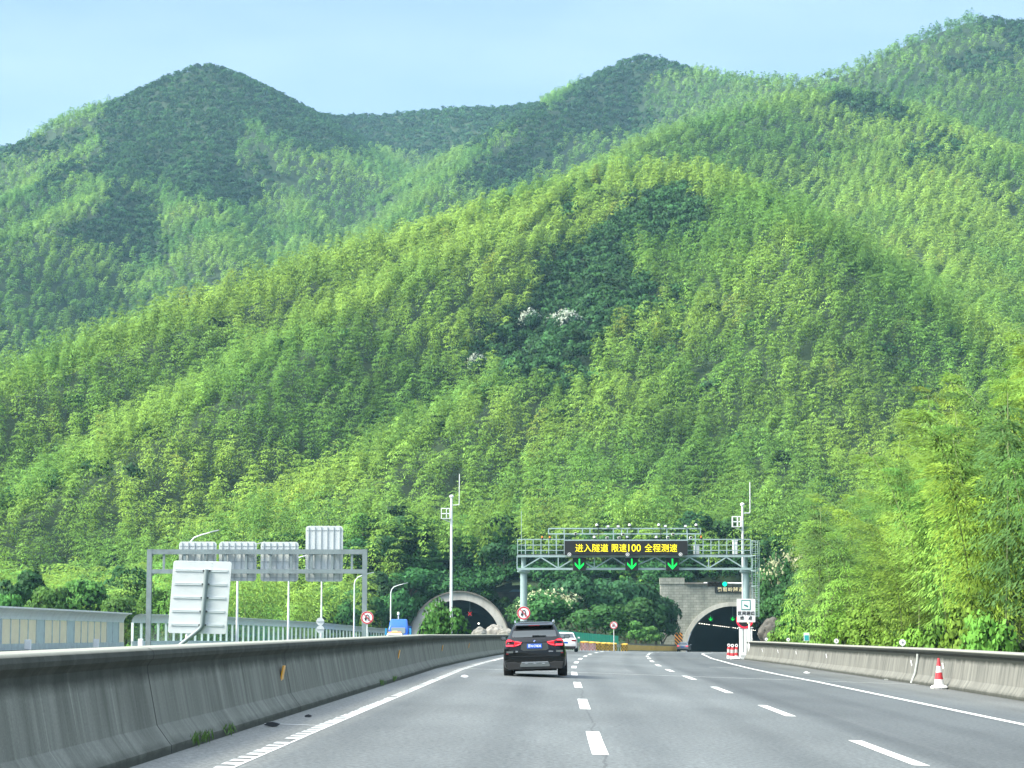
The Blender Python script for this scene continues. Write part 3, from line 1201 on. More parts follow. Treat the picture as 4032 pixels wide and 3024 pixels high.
MB().box(0, -.03, .33, .30, .02, .44).build('plate', M_DISC, t_)
MB().box(0, -.045, .28, .24, .01, .28).build('symbol', mat('teal', (.03, .35, .36), .5), t_)

# ------------------------------------------------------------------ sound barriers of the far carriageway
M_CREAM = mat('cream_panel', (.90, .79, .53), .6, noise=.08, scale=2)
M_BLUEG = mat('grey_panel', (.50, .60, .58), .6, noise=.1, scale=2)
M_STEEL = mat('barrier_steel', (.54, .61, .61), .55, 0, noise=.2, scale=2)
M_CANOPY = mat('canopy_sheet', (.74, .80, .79), .5, 0, noise=.12, scale=1.5)
gm = bpy.data.materials.new('clear_panel')
gm.use_nodes = True
t = gm.node_tree
b = t.nodes['Principled BSDF']
b.inputs['Base Color'].default_value = (.25, .36, .34, 1)
b.inputs['Roughness'].default_value = .08
tr = t.nodes.new('ShaderNodeBsdfTransparent')
tr.inputs[0].default_value = (.72, .84, .80, 1)
ms = t.nodes.new('ShaderNodeMixShader')
ms.inputs[0].default_value = .22
t.links.new(tr.outputs[0], ms.inputs[1])
t.links.new(b.outputs[0], ms.inputs[2])
t.links.new(ms.outputs[0], t.nodes['Material Output'].inputs[0])
M_CLEAR = gm


def wx(y):
    return ox(y) - .9


def wz(y):
    return lz(y) - .15


CAN = [(0, 2.28), (.03, 2.45), (.10, 2.6), (.22, 2.74), (.38, 2.83), (.52, 2.87), (.53, 2.91), (.36, 2.87), (.18, 2.78), (.06, 2.64), (-.02, 2.46), (-.05, 2.28)]


def canopy_at(k):
    return [(p[0], 2.28 + (p[1] - 2.28) * k) for p in CAN]


sw = thing('sound_barrier', 'sound barrier of cream and grey panels under a curved grey canopy', 'sound barrier', (0, 0, 0))
MB_b = sweep('base_panel', [(.05, -.4), (.05, .95), (-.05, .95), (-.05, -.4)], lambda y: (wx(y), wz(y)), list(np.arange(60, 152.1, 4)), M_STEEL, sw, smooth=False)
sweep('canopy', canopy_at(1), lambda y: (wx(y), wz(y)), list(np.arange(60, 152.1, 4)), M_CANOPY, sw)
sweep('canopy_edge', [(.50, 2.85), (.56, 2.85), (.56, 2.93), (.50, 2.93)], lambda y: (wx(y), wz(y)), list(np.arange(60, 152.1, 4)), M_WHITE, sw, smooth=False)
grey_bays = {2, 3, 12, 19, 22, 23}
for k in range(46):
    y = 60 + 2 * k
    a = Vector((wx(y), y, wz(y)))
    b_ = Vector((wx(y + 2), y + 2, wz(y + 2)))
    h0, h1 = .955, 2.27
    mb = MB()
    for s_ in (.03, -.03):
        mb.add([(a.x + s_, a.y + .06, a.z + h0), (b_.x + s_, b_.y - .06, b_.z + h0), (b_.x + s_, b_.y - .06, b_.z + h1), (a.x + s_, a.y + .06, a.z + h1)], [(0, 1, 2, 3)])
    mb.add(mb.v, [(0, 1, 5, 4), (1, 2, 6, 5), (2, 3, 7, 6), (3, 0, 4, 7)])
    mb.v, mb.f = mb.v[:8], [tuple(i % 8 for i in f) for f in mb.f]
    pan = (k * 7 + 3) % 23
    mb.build('panel', M_BLUEG if (k in (27, 28, 37, 43, 44, 10, 11) or pan == 4) else M_CREAM, sw)
    MB().beam((a.x + .02, a.y, a.z + .9), (a.x + .02, a.y, a.z + 2.3), .12, .1).build('post', M_STEEL, sw)

sg = thing('sound_barrier', 'see-through sound barrier with pale posts behind the sign gantry', 'sound barrier', (0, 0, 0))


def h2(y):
    return np.interp(y, [155, 250, 335], [1.0, 1.9, 2.0])


ys2 = list(np.arange(155, 336, 4.0))
sweep('base_panel', [(.05, -.4), (.05, 1.02), (-.05, 1.02), (-.05, -.4)], lambda y: (wx(y), wz(y)), ys2, M_STEEL, sg, smooth=False)
can = MB()
n_ = len(CAN)
for i, y in enumerate(ys2):
    up = h2(y) - 1
    can.v += [(wx(y) + p[0], y, wz(y) + p[1] + up * .55) for p in CAN]
for i in range(len(ys2) - 1):
    for j in range(n_):
        j2 = (j + 1) % n_
        can.f.append((i * n_ + j, i * n_ + j2, (i + 1) * n_ + j2, (i + 1) * n_ + j))
can.build('canopy', M_CANOPY, sg)
M_POST = mat('pale_post', (.72, .78, .77), .5, .1, noise=.1, scale=2)
for k in range(60):
    y = 155 + 3 * k
    up = (h2(y) - 1) * .55
    MB().beam((wx(y) + .04, y, wz(y) + 1.0), (wx(y) + .04, y, wz(y) + 2.3 + up), .16, .16).build('post', M_POST, sg)
    if k < 59:
        y1 = y + 3
        up1 = (h2(y1) - 1) * .55
        mb = MB()
        mb.add([(wx(y) - .01, y + .08, wz(y) + 1.03), (wx(y1) - .01, y1 - .08, wz(y1) + 1.03), (wx(y1) - .01, y1 - .08, wz(y1) + 2.27 + up1), (wx(y) - .01, y + .08, wz(y) + 2.27 + up)], [(0, 1, 2, 3)])
        mb.build('pane', M_CLEAR, sg, fix=False)
# dark parapet in front of both, with white boxes on it
M_PAR = mat('dark_parapet', (.055, .058, .052), .9, noise=.4, scale=1.5)
pp = sweep('parapet', [(.18, -.3), (.18, .62), (-.18, .62), (-.18, -.3)], lambda y: (ox(y) + .1, lz(y) - .15), list(np.arange(60, 156, 4)), M_PAR, None, smooth=False)
tag(pp, 'low dark concrete parapet along the foot of the cream sound barrier', 'parapet')
for (px, y, lab) in ((155, 120, 'white metal box on the dark parapet, leftmost of three'), (385, 138, 'white metal box on the dark parapet, middle of three'), (566, 153, 'white metal box on the dark parapet beside the gap in the sound barrier')):
    X = ox(y) + .1
    t_ = thing('equipment_box', lab, 'box', (X, y, lz(y) + .47), group='white boxes on the parapet')
    MB().box(0, 0, .28, .34, .28, .56).build('case', M_WHITE, t_, bevel=.02)
    MB().box(0, -.15, .28, .26, .02, .46).build('door', M_DISC, t_)

# ------------------------------------------------------------------ tunnels
M_STONE = bpy.data.materials.new('portal_masonry')
M_STONE.use_nodes = True
t = M_STONE.node_tree
b = t.nodes['Principled BSDF']
tc = t.nodes.new('ShaderNodeTexCoord')
sx = sepx(t, tc.outputs['Object'])
cb = t.nodes.new('ShaderNodeCombineXYZ')
t.links.new(sx[0], cb.inputs[0])
t.links.new(sx[2], cb.inputs[1])
br = t.nodes.new('ShaderNodeTexBrick')
br.inputs['Scale'].default_value = 1.0
br.inputs['Brick Width'].default_value = .85
br.inputs['Row Height'].default_value = .40
br.inputs['Mortar Size'].default_value = .028
br.inputs['Color1'].default_value = (.33, .345, .32, 1)
br.inputs['Color2'].default_value = (.25, .265, .245, 1)
br.inputs['Mortar'].default_value = (.17, .17, .155, 1)
t.links.new(cb.outputs[0], br.inputs['Vector'])
c = mixc(t, br.outputs['Color'], ramp(t, nz(t, tc.outputs['Object'], .5, (1, 1, .35), 6), [(.3, (.5, .52, .48)), (.7, (1.15, 1.12, 1.05))]), 1.0, 'MULTIPLY')
t.links.new(c, b.inputs['Base Color'])
b.inputs['Roughness'].default_value = .9
bump(t, b, br.outputs['Fac'], -.4, .03)
M_RING = mat('arch_concrete', (.44, .43, .38), .9, noise=.35, scale=.6, stretch=(1, 1, .3))
M_RINGW = mat('pale_arch_concrete', (.50, .485, .44), .9, noise=.3, scale=.7, stretch=(1, 1, .3))
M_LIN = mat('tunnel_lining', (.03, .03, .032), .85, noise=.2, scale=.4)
M_CAPD = mat('dark_coping', (.16, .15, .13), .9, noise=.4, scale=.8)


def annulus(mb, cx, cz, r0, r1, y0, y1, a0, a1, n=48):
    vs, fs = [], []
    for k in range(n + 1):
        a = R(a0 + (a1 - a0) * k / n)
        for (r_, y_) in ((r0, y0), (r1, y0), (r1, y1), (r0, y1)):
            vs.append((cx + r_ * math.cos(a), y_, cz + r_ * math.sin(a)))
    for k in range(n):
        for j in range(4):
            j2 = (j + 1) % 4
            fs.append((4 * k + j, 4 * k + j2, 4 * k + 4 + j2, 4 * k + 4 + j))
    fs += [(0, 1, 2, 3), tuple(4 * n + j for j in (3, 2, 1, 0))]
    mb.add(vs, fs)
    return mb


def holed_wall(mb, cx, cz, r, x0, x1, ztop, zbot, y0, y1, n=48):
    """wall with a round-headed opening"""
    def edge(a):
        dx, dz = math.cos(a), math.sin(a)
        k = 1e9
        if dx > 1e-6:
            k = min(k, (x1 - cx) / dx)
        if dx < -1e-6:
            k = min(k, (x0 - cx) / dx)
        if dz > 1e-6:
            k = min(k, (ztop - cz) / dz)
        return cx + dx * k, cz + dz * k
    an = [math.pi * k / n for k in range(n + 1)]
    for c_ in ((x0, ztop), (x1, ztop)):
        an.append(math.atan2(c_[1] - cz, c_[0] - cx))
    an = sorted(set(an))
    inn = [(cx + r * math.cos(a), cz + r * math.sin(a)) for a in an]
    out = [edge(a) for a in an]
    inn = [(cx + r, zbot)] + inn + [(cx - r, zbot)]
    out = [(x1, zbot)] + out + [(x0, zbot)]
    m_ = len(inn)
    vs = []
    for y_ in (y0, y1):
        vs += [(p[0], y_, p[1]) for p in inn] + [(p[0], y_, p[1]) for p in out]
    fs = []
    for i in range(m_ - 1):
        fs.append((i, i + 1, m_ + i + 1, m_ + i))
        fs.append((2 * m_ + i, 3 * m_ + i, 3 * m_ + i + 1, 2 * m_ + i + 1))
        fs.append((m_ + i, m_ + i + 1, 3 * m_ + i + 1, 3 * m_ + i))
    mb.add(vs, fs)
    return mb


def lining(name, path, r, y0, y1, m, parent, a0=-25, a1=205, n=30):
    ys = np.arange(y0, y1 + .1, 4.0)
    vs, fs = [], []
    for y in ys:
        X, Z = path(y)
        for k in range(n + 1):
            a = R(a0 + (a1 - a0) * k / n)
            vs.append((X + r * math.cos(a), y, Z + r * math.sin(a)))
    for i in range(len(ys) - 1):
        for k in range(n):
            fs.append((i * (n + 1) + k, i * (n + 1) + k + 1, (i + 1) * (n + 1) + k + 1, (i + 1) * (n + 1) + k))
    fs.append(tuple((len(ys) - 1) * (n + 1) + k for k in range(n + 1)))
    o = MB()
    o.add(vs, fs)
    return o.build(name, m, parent, True)


# the tunnel ahead
cxr, yr = TUN_R
zr = lz(yr) - .05
tn = thing('tunnel_portal', 'grey stone block tunnel portal with arched mouth, black name board and green arrows', 'tunnel', (cxr, yr, zr))
holed_wall(MB(), 0, -.2, 7.75, -11, 11.5, 10.35, -1, 0, 1.5).build('portal_wall', M_STONE, tn)
MB().box(-9.2, .5, 10.85, 3.8, 1.2, .99).build('wall_block', M_STONE, tn)
MB().box(2.2, .6, 10.5, 18.9, 1.9, .28).build('coping', M_CAPD, tn)
annulus(MB(), 0, -.2, 7.2, 7.85, -.28, 1.2, -6, 186).build('arch_ring', M_RING, tn)
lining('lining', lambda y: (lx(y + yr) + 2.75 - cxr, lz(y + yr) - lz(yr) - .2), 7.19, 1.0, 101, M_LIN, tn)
xn = (2811 + 2911) / 2
M_BOARD = mat('black_board', (.012, .012, .012), .5)
M_GOLD = mat('pale_gold', (.75, .66, .40), .5)
bw = 4.75
bx0 = (2811 - 2016) / F * yr - cxr
nb = MB().box(bx0 + bw / 2, -.08, 10.0 - .48, bw, .14, .92).build('name_board', M_BOARD, tn)
MB().text('葡萄岭隧道', .74, bx0 + bw / 2, 9.52, -.16, .03, spacing=1.2, bold=.008).build('lettering', M_GOLD, nb)
M_LAMP = mat('tunnel_lamp', (.9, .9, .85), .5, emit=(1.0, .93, .78), estr=3.0)
for k in range(27):
    y = 3 + k * 3.0
    X = lx(y + yr) + 2.75 - cxr - 5.55
    if k in (5, 14, 20):
        continue
    MB().box(X, y, lz(y + yr) - lz(yr) + 4.45, .24, .5, .10).build('ceiling_lamp', M_LAMP, tn)
M_GRN = mat('green_led', (0, .3, .05), .5, emit=(.0, 1.0, .09), estr=.5)
M_BLK = mat('signal_black', (.008, .009, .010), .6)
M_RED = mat('red_led', (.3, 0, 0), .5, emit=(1.0, .02, .02), estr=.6)


def arrow(mb, s, x=0, z=0, y0=-.04, y1=0.0, th=.16):
    """downward arrow of height s"""
    w_ = s * .42
    mb.box(x, (y0 + y1) / 2, z + s * .08, s * th, abs(y1 - y0), s * .84)
    for sg_ in (-1, 1):
        mb.prism([(x, z - s * .5), (x + sg_ * w_, z - s * .06), (x + sg_ * w_, z + s * .17), (x, z - s * .27)][::sg_], y0 - .002, y1)
    return mb


for (px, lab) in ((2798, 'small green arrow signal in the tunnel mouth, left one of two'), (2885, 'small green arrow signal in the tunnel mouth beside the white mast')):
    p = at(px, 2437, yr + 4)
    t_ = thing('lane_signal', lab, 'lane signal', p, group='lane signals in the tunnel ahead')
    MB().box(0, .1, 0, .8, .16, .8).build('housing', M_BLK, t_)
    arrow(MB(), .62, 0, 0, -.03, .015).build('arrow', M_GRN, t_)
    MB().beam((0, .1, .4), (0, .1, 7.0 - 5.0), .05).build('hanger', M_GREY, t_)

# the tunnel of the oncoming carriageway
cxl, yl = TUN_L
t2 = thing('tunnel_portal', 'pale concrete arched tunnel hood with dark rim beneath the wooded slope', 'tunnel', (cxl, yl, -.52))
annulus(MB(), 0, 0, 6.45, 7.65, 0, 20, -24, 204).build('arch_ring', M_RINGW, t2)
annulus(MB(), 0, 0, 7.66, 7.85, -.35, 19, -24, 204).build('arch_rim', M_CAPD, t2)
holed_wall(MB(), 0, 0, 7.5, -11, 11, 7.9, -2.6, 12, 13).build('head_wall', M_CAPD, t2)
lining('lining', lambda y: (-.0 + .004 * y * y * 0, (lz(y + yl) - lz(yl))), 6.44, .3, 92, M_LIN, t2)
for (px, lab) in ((1850, 'red cross signal in the left tunnel mouth beside the round bush'), (1942, 'red cross signal at the right edge of the left tunnel mouth')):
    p = at(px, 2417, yl + 1.5)
    t_ = thing('lane_signal', lab, 'lane signal', p, group='lane signals in the left tunnel')
    MB().box(0, .1, 0, .8, .16, .8).build('housing', M_BLK, t_)
    mb = MB()
    for s_ in (-1, 1):
        mb.beam((-.27 * s_, -.02 - .003 * s_, -.27), (.27 * s_, -.02 - .003 * s_, .27), .04, .14, up=(0, 1, 0))
    mb.build('cross', M_RED, t_)
    MB().beam((0, .1, .4), (0, .1, math.sqrt(6.44 ** 2 - (p.x - cxl) ** 2) - .52 - p.z + .3), .05).build('hanger', M_GREY, t_)

# ------------------------------------------------------------------ gantry with the sign backs (far carriageway)
M_GSTEEL = mat('gantry_steel', (.21, .26, .265), .5, .15, noise=.25, scale=1.2)
M_ALU = mat('sign_back', (.58, .62, .62), .45, .1, noise=.10, scale=1.1)
M_ALU2 = mat('sign_rail', (.62, .67, .67), .4, .15)
M_RIB = mat('sign_rib', (.38, .42, .43), .4, .15)
YG = 155.0
gl = thing('sign_gantry', 'grey steel frame gantry carrying four sign backs over the far carriageway', 'gantry', (0, YG, 0))


def G(px, py, Y=YG):
    p = at(px, py, Y)
    return Vector((p.x, 0, p.z))


zb = lz(YG) - .3
for px in (590, 1437):
    p = G(px, 2163)
    MB().box(p.x, 0, (p.z + zb) / 2, .34, .34, p.z - zb).build('post', M_GSTEEL, gl)
for py, hh in ((2173, .34), (2250, .30)):
    a, b_ = G(597, py), G(1431, py)
    MB().beam((a.x, 0, a.z), (b_.x, 0, b_.z), .3, hh).build('beam', M_GSTEEL, gl)
for px in (646, 728, 808, 888, 969, 1066, 1147, 1227, 1308, 1386):
    a, b_ = G(px, 2182), G(px, 2242)
    MB().box(a.x, 0, (a.z + b_.z) / 2, .16, .16, a.z - b_.z).build('brace', M_GSTEEL, gl)
for px, s_ in ((600, 1), (1427, -1)):
    for py in (2190, 2268):
        a = G(px, py)
        MB().prism([(a.x, a.z), (a.x + s_ * .45, a.z + .4), (a.x, a.z + .4)][::s_], -.05, .05).build('gusset', M_GSTEEL, gl)


def rrect(x0, z0, x1, z1, r_, n=5):
    o_ = []
    for (cx_, cz_, a0) in ((x1 - r_, z1 - r_, 0), (x0 + r_, z1 - r_, 90), (x0 + r_, z0 + r_, 180), (x1 - r_, z0 + r_, 270)):
        for k in range(n + 1):
            a = R(a0 + 90 * k / n)
            o_.append((cx_ + r_ * math.cos(a), cz_ + r_ * math.sin(a)))
    return o_


BOARDS = [(703, 853, 2133, 2290, 'sign board back behind the big leaning sign, leftmost of the four on the gantry'),
          (861, 1011, 2133, 2288, 'square sign board back, second from the left on the frame gantry'),
          (1025, 1176, 2134, 2289, 'square sign board back just left of the tall one on the frame gantry'),
          (1202, 1351, 2071, 2290, 'tallest sign board back, rising above the right end of the frame gantry')]
for (x0, x1, y0, y1, lab) in BOARDS:
    a, b_ = G(x0, y1, YG + .5), G(x1, y0, YG + .5)
    c_ = Vector(((a.x + b_.x) / 2, YG + .5, a.z))
    t_ = thing('sign_board', lab, 'sign board', c_, group='sign backs on the frame gantry')
    hw, ht = (b_.x - a.x) / 2, b_.z - a.z
    MB().prism(rrect(-hw, 0, hw, ht, .22), 0, .05).build('panel', M_ALU, t_, bevel=.01)
    mb = MB()
    for k in range(6):
        mb.box(-hw + hw * 2 * (k + .5) / 6, -.035, ht / 2, .05, .06, ht * .96)
    mb.build('ribs', M_RIB, t_)
    mb = MB()
    for zz in (.25, ht * .5, ht - .3):
        mb.box(0, -.015, zz, hw * 1.9, .03, .05)
    mb.build('rails', M_RIB, t_)
    mb = MB()
    for sx_ in (-.55, .55):
        for py in (2173, 2250):
            mb.box(sx_ * hw, -.2, G(800, py).z - a.z, .1, .3, .42)
    mb.build('clamps', M_GSTEEL, t_)

# the big sign back on its bent post
YB = 78.0
p = at(787, 2352, YB)
bs = thing('sign_board', 'large leaning sign back on a bent round post above the median barrier', 'sign board', p)
hw, hh = 229 / 2 * YB / F, 283 / 2 * YB / F
sk = .045
rot = Matrix.Rotation(R(1.2), 4, 'Y')


def skx(mb):
    mb.v = [tuple(rot @ Vector((v[0] + v[2] * sk, v[1], v[2]))) for v in mb.v]
    return mb


skx(MB().prism(rrect(-hw, -hh, hw, hh, .09), 0, .04)).build('panel', M_ALU, bs, bevel=.008)
for k in range(5):
    z_ = hh * .74 - k * hh * .375
    mb = MB()
    mb.box(-hw * .02, -.02, z_ + .025, hw * 1.80, .03, .022)
    mb.box(-hw * .02, -.02, z_ - .025, hw * 1.80, .03, .022)
    mb.box(-hw * .02, -.012, z_, hw * 1.80, .015, .03)
    skx(mb).build('rail', M_ALU2, bs)
    mb = MB()
    for s_ in (-1, 1):
        mb.box(hw * .165 + s_ * .11, -.045, z_, .05, .06, .06)
    skx(mb).build('clamp', mat('dark_clamp', (.05, .055, .06), .6), bs)
mb = MB()
mb.tube([(hw * .165, -.09, hh * .77), (hw * .165, -.09, -hh * .72), (hw * .155, -.09, -hh * .80), (hw * .09, -.09, -hh * .88), (-hw * .52, -.12, -hh * 1.32), (-hw * .62, -.12, -hh * 1.45), (-hw * .62, -.12, -hh * 2.1)], .078, 14)
skx(mb).build('post', M_GSTEEL, bs, True)
skx(MB().tube([(-hw * .35, .06, -hh), (-hw * .35, .06, -hh * 1.9)], .05, 8)).build('prop', M_WHITE, bs, True)
mb = MB()
for k in range(26):
    z_ = hh * .94 - k * hh * 1.88 / 25
    mb.box(hw * .33, -.004, z_, .022, .008, .022)
skx(mb).build('rivets', M_RIB, bs)

# ------------------------------------------------------------------ lamp posts of the far carriageway
M_LPOST = mat('lamp_white', (.74, .76, .77), .45, noise=.06, scale=1)
LAMPS = [(738, 170, 'white street lamp whose arm shows above the leftmost sign backs'), (933, 190, 'white street lamp post emerging below the second sign back'),
         (1135, 213, 'white street lamp post below the third sign back'), (1265, 237, 'white street lamp post below the tallest sign back with two round signs in front'),
         (1394, 262, 'white street lamp left of the sign gantry right post'), (1538, 300, 'white street lamp beside the left tunnel behind the blue truck')]
proto = None
for (px, y, lab) in LAMPS:
    p = at(px, 2475, y)
    if proto is None:
        proto = thing('street_lamp', lab, 'street lamp', (p.x, y, lz(y) - .2), group='white street lamps along the far carriageway')
        MB().tube([(0, 0, -.3), (0, 0, 8.2)], [.12, .075], 10).build('pole', M_LPOST, proto, True)
        MB().tube([(0, 0, 8.15), (.12, 0, 8.6), (.42, 0, 8.95), (1.0, 0, 9.17), (1.7, 0, 9.36)], [.07, .065, .06, .05, .04], 8).build('arm', M_LPOST, proto, True)
        MB().add([], []).box(0, 0, 0, .75, .22, .09, Matrix.Translation((1.95, 0, 9.43)) @ Matrix.Rotation(R(-13), 4, 'Y')) if False else None
        hb = MB().box(0, 0, 0, .75, .22, .09, Matrix.Translation((1.95, 0, 9.43)) @ Matrix.Rotation(R(-13), 4, 'Y'))
        hb.build('lamp_head', M_GREY, proto, bevel=.02)
        MB().lathe([(.2, 0), (.2, .12), (.13, .2), (.13, .5)], (0, 0, -.05), 12).build('base', M_LPOST, proto)
    else:
        o = copy_tree(proto)
        o.location = (p.x, y, lz(y) - .2)
        o['label'] = lab
# two round sign backs on a lamp post
for (py, lab) in ((2447, 'upper of two round sign backs on a white lamp post'), (2478, 'lower of two round sign backs on a white lamp post')):
    p = at(1261, py, 236)
    t_ = thing('round_sign', lab, 'sign', p, group='round sign backs on a lamp post')
    MB().disc((0, 0), .42, 0, .04).build('plate', M_ALU, t_)
    MB().box(0, -.03, 0, .7, .05, .06).build('bracket', M_RIB, t_)

# ------------------------------------------------------------------ no U-turn signs
M_SRED = mat('sign_red', (.55, .02, .04), .4)
M_SWHITE = mat('sign_white', (.82, .83, .83), .4)
M_SBLK = mat('sign_black', (.012, .012, .015), .5)


def no_uturn(px, py, Y, dpx, lab, zbase, plate=False):
    p = at(px, py, Y)
    t_ = thing('road_sign', lab, 'road sign', (p.x, Y, zbase), group='no U-turn signs')
    h_ = p.z - zbase
    r_ = dpx * Y / F / 2
    MB().tube([(0, .07, 0), (0, .07, h_ + r_ * .6)], .038, 8).build('post', M_LPOST, t_, True)
    MB().disc((0, h_), r_, 0, .03, 32).build('plate', M_SWHITE, t_)
    MB().disc((0, h_), r_ * .97, -.012, .002, 36, r_ * .78).build('red_rim', M_SRED, t_)
    mb = MB()
    mb.tube([(r_ * .26, -.012, h_ - r_ * .5), (r_ * .26, -.012, h_ + r_ * .15), (r_ * .2, -.012, h_ + r_ * .33), (r_ * .06, -.012, h_ + r_ * .43), (-r_ * .1, -.012, h_ + r_ * .40), (-r_ * .22, -.012, h_ + r_ * .28),
             (-r_ * .26, -.012, h_ + r_ * .1), (-r_ * .26, -.012, h_ - r_ * .12)], r_ * .075, 6)
    mb.prism([(-r_ * .26, h_ - r_ * .52), (-r_ * .02, h_ - r_ * .08), (-r_ * .50, h_ - r_ * .08)], -.03, -.002)
    mb.build('turn_arrow', M_SBLK, t_)
    mb = MB().beam((-r_ * .58, -.034, h_ + r_ * .58), (r_ * .58, -.034, h_ - r_ * .58), .012, r_ * .13, up=(0, 0, 1))
    mb.build('slash', M_SRED, t_)
    if plate:
        MB().box(0, -.01, h_ + r_ * 0 - r_ - .12, r_ * 1.3, .03, .16).build('sub_plate', M_SWHITE, t_)
    return t_


X, Z = pl(143)
no_uturn(1446, 2432, 150, 50, 'round red no U-turn sign beside the right post of the sign gantry', lz(150) - .1)
no_uturn(2062, 2414, 147, 52, 'round red no U-turn sign above the roof of the black car', lz(147) - .1)
no_uturn(2417, 2462, 252, 30, 'small distant round no U-turn sign behind the green fence', lz(252) - .4)

# ------------------------------------------------------------------ overhead gantry with the message board
YO = 158.0
M_GAN = mat('gantry_blue_grey', (.32, .43, .43), .45, .1, noise=.15, scale=1.0)


def O(px, py, dy=0.0):
    p = at(px, py, YO + dy)
    return Vector((p.x, dy, p.z))


og = thing('overhead_gantry', 'pale blue-grey truss gantry with railed walkway over the three lanes', 'gantry', (0, YO, 0))
xl, xr_ = 2036, 2962
for px, lab in ((2062, 'post'), (2936, 'post')):
    p = O(px, 2232, .5)
    z0 = road_z(p.x, YO) - .3
    mb = MB().tube([(p.x, .5, z0), (p.x, .5, O(px, 2256).z)], .25, 16)
    mb.lathe([(.25, 0), (.46, .12), (.46, .22), (.30, .3)], (p.x, .5, O(px, 2258).z), 16)
    mb.build('post', M_GAN, og, True)
    MB().tube([(p.x, .5, O(px, 2256).z), (p.x, .5, O(px, 2192).z)], .17, 12).build('upper_post', M_GAN, og, True)
for dy in (0, 1.0):
    for py in (2190, 2240):
        a, b_ = O(xl, py, dy), O(xr_, py, dy)
        MB().beam(a, b_, .13, .15).build('chord', M_GAN, og)
    # warren truss with posts
    pxs = [2058, 2129, 2198, 2270, 2340, 2412, 2480, 2580, 2650, 2715, 2790, 2860, 2930]
    for i in range(len(pxs) - 1):
        ya, yb = (2237, 2194) if i % 2 == 0 else (2194, 2237)
        MB().beam(O(pxs[i], ya, dy), O(pxs[i + 1], yb, dy), .085).build('diagonal', M_GAN, og)
    for px in [xl] + pxs[2::2] + [xr_]:
        MB().beam(O(px, 2190, dy), O(px, 2240, dy), .075).build('upright', M_GAN, og)
mb = MB()
for px in range(xl, xr_ + 1, 60):
    for py in (2190, 2240):
        mb.beam(O(px, py, 0), O(px, py, 1.0), .06)
mb.build('cross_ties', M_GAN, og)
a, b_ = O(xl, 2187, .5), O(xr_, 2187, .5)
MB().box((a.x + b_.x) / 2, .5, a.z + .05, b_.x - a.x, 1.1, .04).build('walkway', mat('walkway_grating', (.12, .14, .14), .7), og)
for dy in (-.02, 1.02):
    for (x0, x1) in ((2038, 2222), (2706, 2955)):
        mb = MB()
        for py in (2124, 2146, 2167):
            mb.beam(O(x0, py, dy), O(x1, py, dy), .055 if py > 2130 else .075)
        k = max(2, round((x1 - x0) / 33))
        for i in range(k + 1):
            px = x0 + (x1 - x0) * i / k
            mb.beam(O(px, 2124, dy), O(px, 2188, dy), .06)
        mb.build('railing', M_GAN, og)
mb = MB()
for px in (2038, 2955):
    for py in (2124, 2146, 2167):
        mb.beam(O(px, py, 0), O(px, py, 1.0), .055)
mb.build('end_railing', M_GAN, og)
a, b_ = O(2222, 2127, .0), O(2706, 2127, 0)
MB().beam(a, b_, .09).build('top_rail', M_GAN, og)
mb = MB()
for py in (2081, 2102):
    mb.beam(O(2160, py, .3), O(2760, py, .3), .085)
for px in (2160, 2221, 2293, 2323, 2415, 2447, 2470, 2513, 2626, 2705, 2758):
    mb.beam(O(px, 2081, .3), O(px, 2102, .3), .075)
for px in (2190, 2222, 2415, 2626, 2706, 2738):
    mb.beam(O(px, 2102, .3), O(px, 2186, .3), .075)
mb.build('camera_rail', M_GAN, og)
MB().tube([O(2053, 2186, .9), O(2053, 2010, .9)], .022, 6).build('lightning_rod', M_GAN, og, True)
# caged ladder at the outer end
mb = MB()
for px in (2962, 2984):
    mb.tube([O(px, 2128, .4), O(px + 2, 2430, .4)], .03, 6)
for py in range(2135, 2430, 9):
    mb.tube([O(2963, py, .4), O(2985, py, .4)], .014, 5)
for py in (2130, 2188, 2248, 2308, 2368, 2428):
    mb.tube([O(2958, py, .4), O(2958, py, -.2), O(2975, py, -.45), O(2990, py, -.2), O(2990, py, .4)], .02, 5)
for px, dy in ((2958, -.2), (2975, -.45), (2990, -.2)):
    mb.tube([O(px, 2130, dy), O(px, 2428, dy)], .014, 5)
mb.build('ladder', M_GAN, og)

# message board
a, b_ = O(2223, 2186, -.35), O(2706, 2130, -.35)
M_LEDY = mat('yellow_led', (.5, .4, 0), .5, emit=(1.0, .84, .02), estr=.62)
M_VMS = mat('board_black', (.010, .011, .012), .55)
vb = thing('message_board', 'long black message board with glowing yellow lettering on the overhead gantry', 'sign', ((a.x + b_.x) / 2, YO - .42, a.z))
wd, ht = b_.x - a.x, b_.z - a.z
bd = MB().box(0, 0, ht / 2, wd, .5, ht).build('housing', M_VMS, vb, bevel=.02)
for txt, pxa, pxb in (('进入隧道', 2265, 2394), ('限速', 2408, 2466), ('100', 2473, 2522), ('全程测速', 2537, 2665)):
    tw = (pxb - pxa) * (YO - .7) / F
    nchar = len(txt)
    mbt = MB().text(txt, .60, 0, 0, 0, .02)
    xs = [v[0] for v in mbt.v]
    zs = [v[2] for v in mbt.v]
    kx = tw / (max(xs) - min(xs))
    kz = (.57 if txt != '100' else .52) / (max(zs) - min(zs))
    cxx = (pxa + pxb) / 2 - (2223 + 2706) / 2
    cxx = cxx * (YO - .7) / F
    mx_, mz_ = (max(xs) + min(xs)) / 2, (max(zs) + min(zs)) / 2
    mbt.v = [((v[0] - mx_) * kx + cxx, v[1] - .265, (v[2] - mz_) * kz + ht * .5) for v in mbt.v]
    mbt.build('lettering', M_LEDY, vb, fix=False)
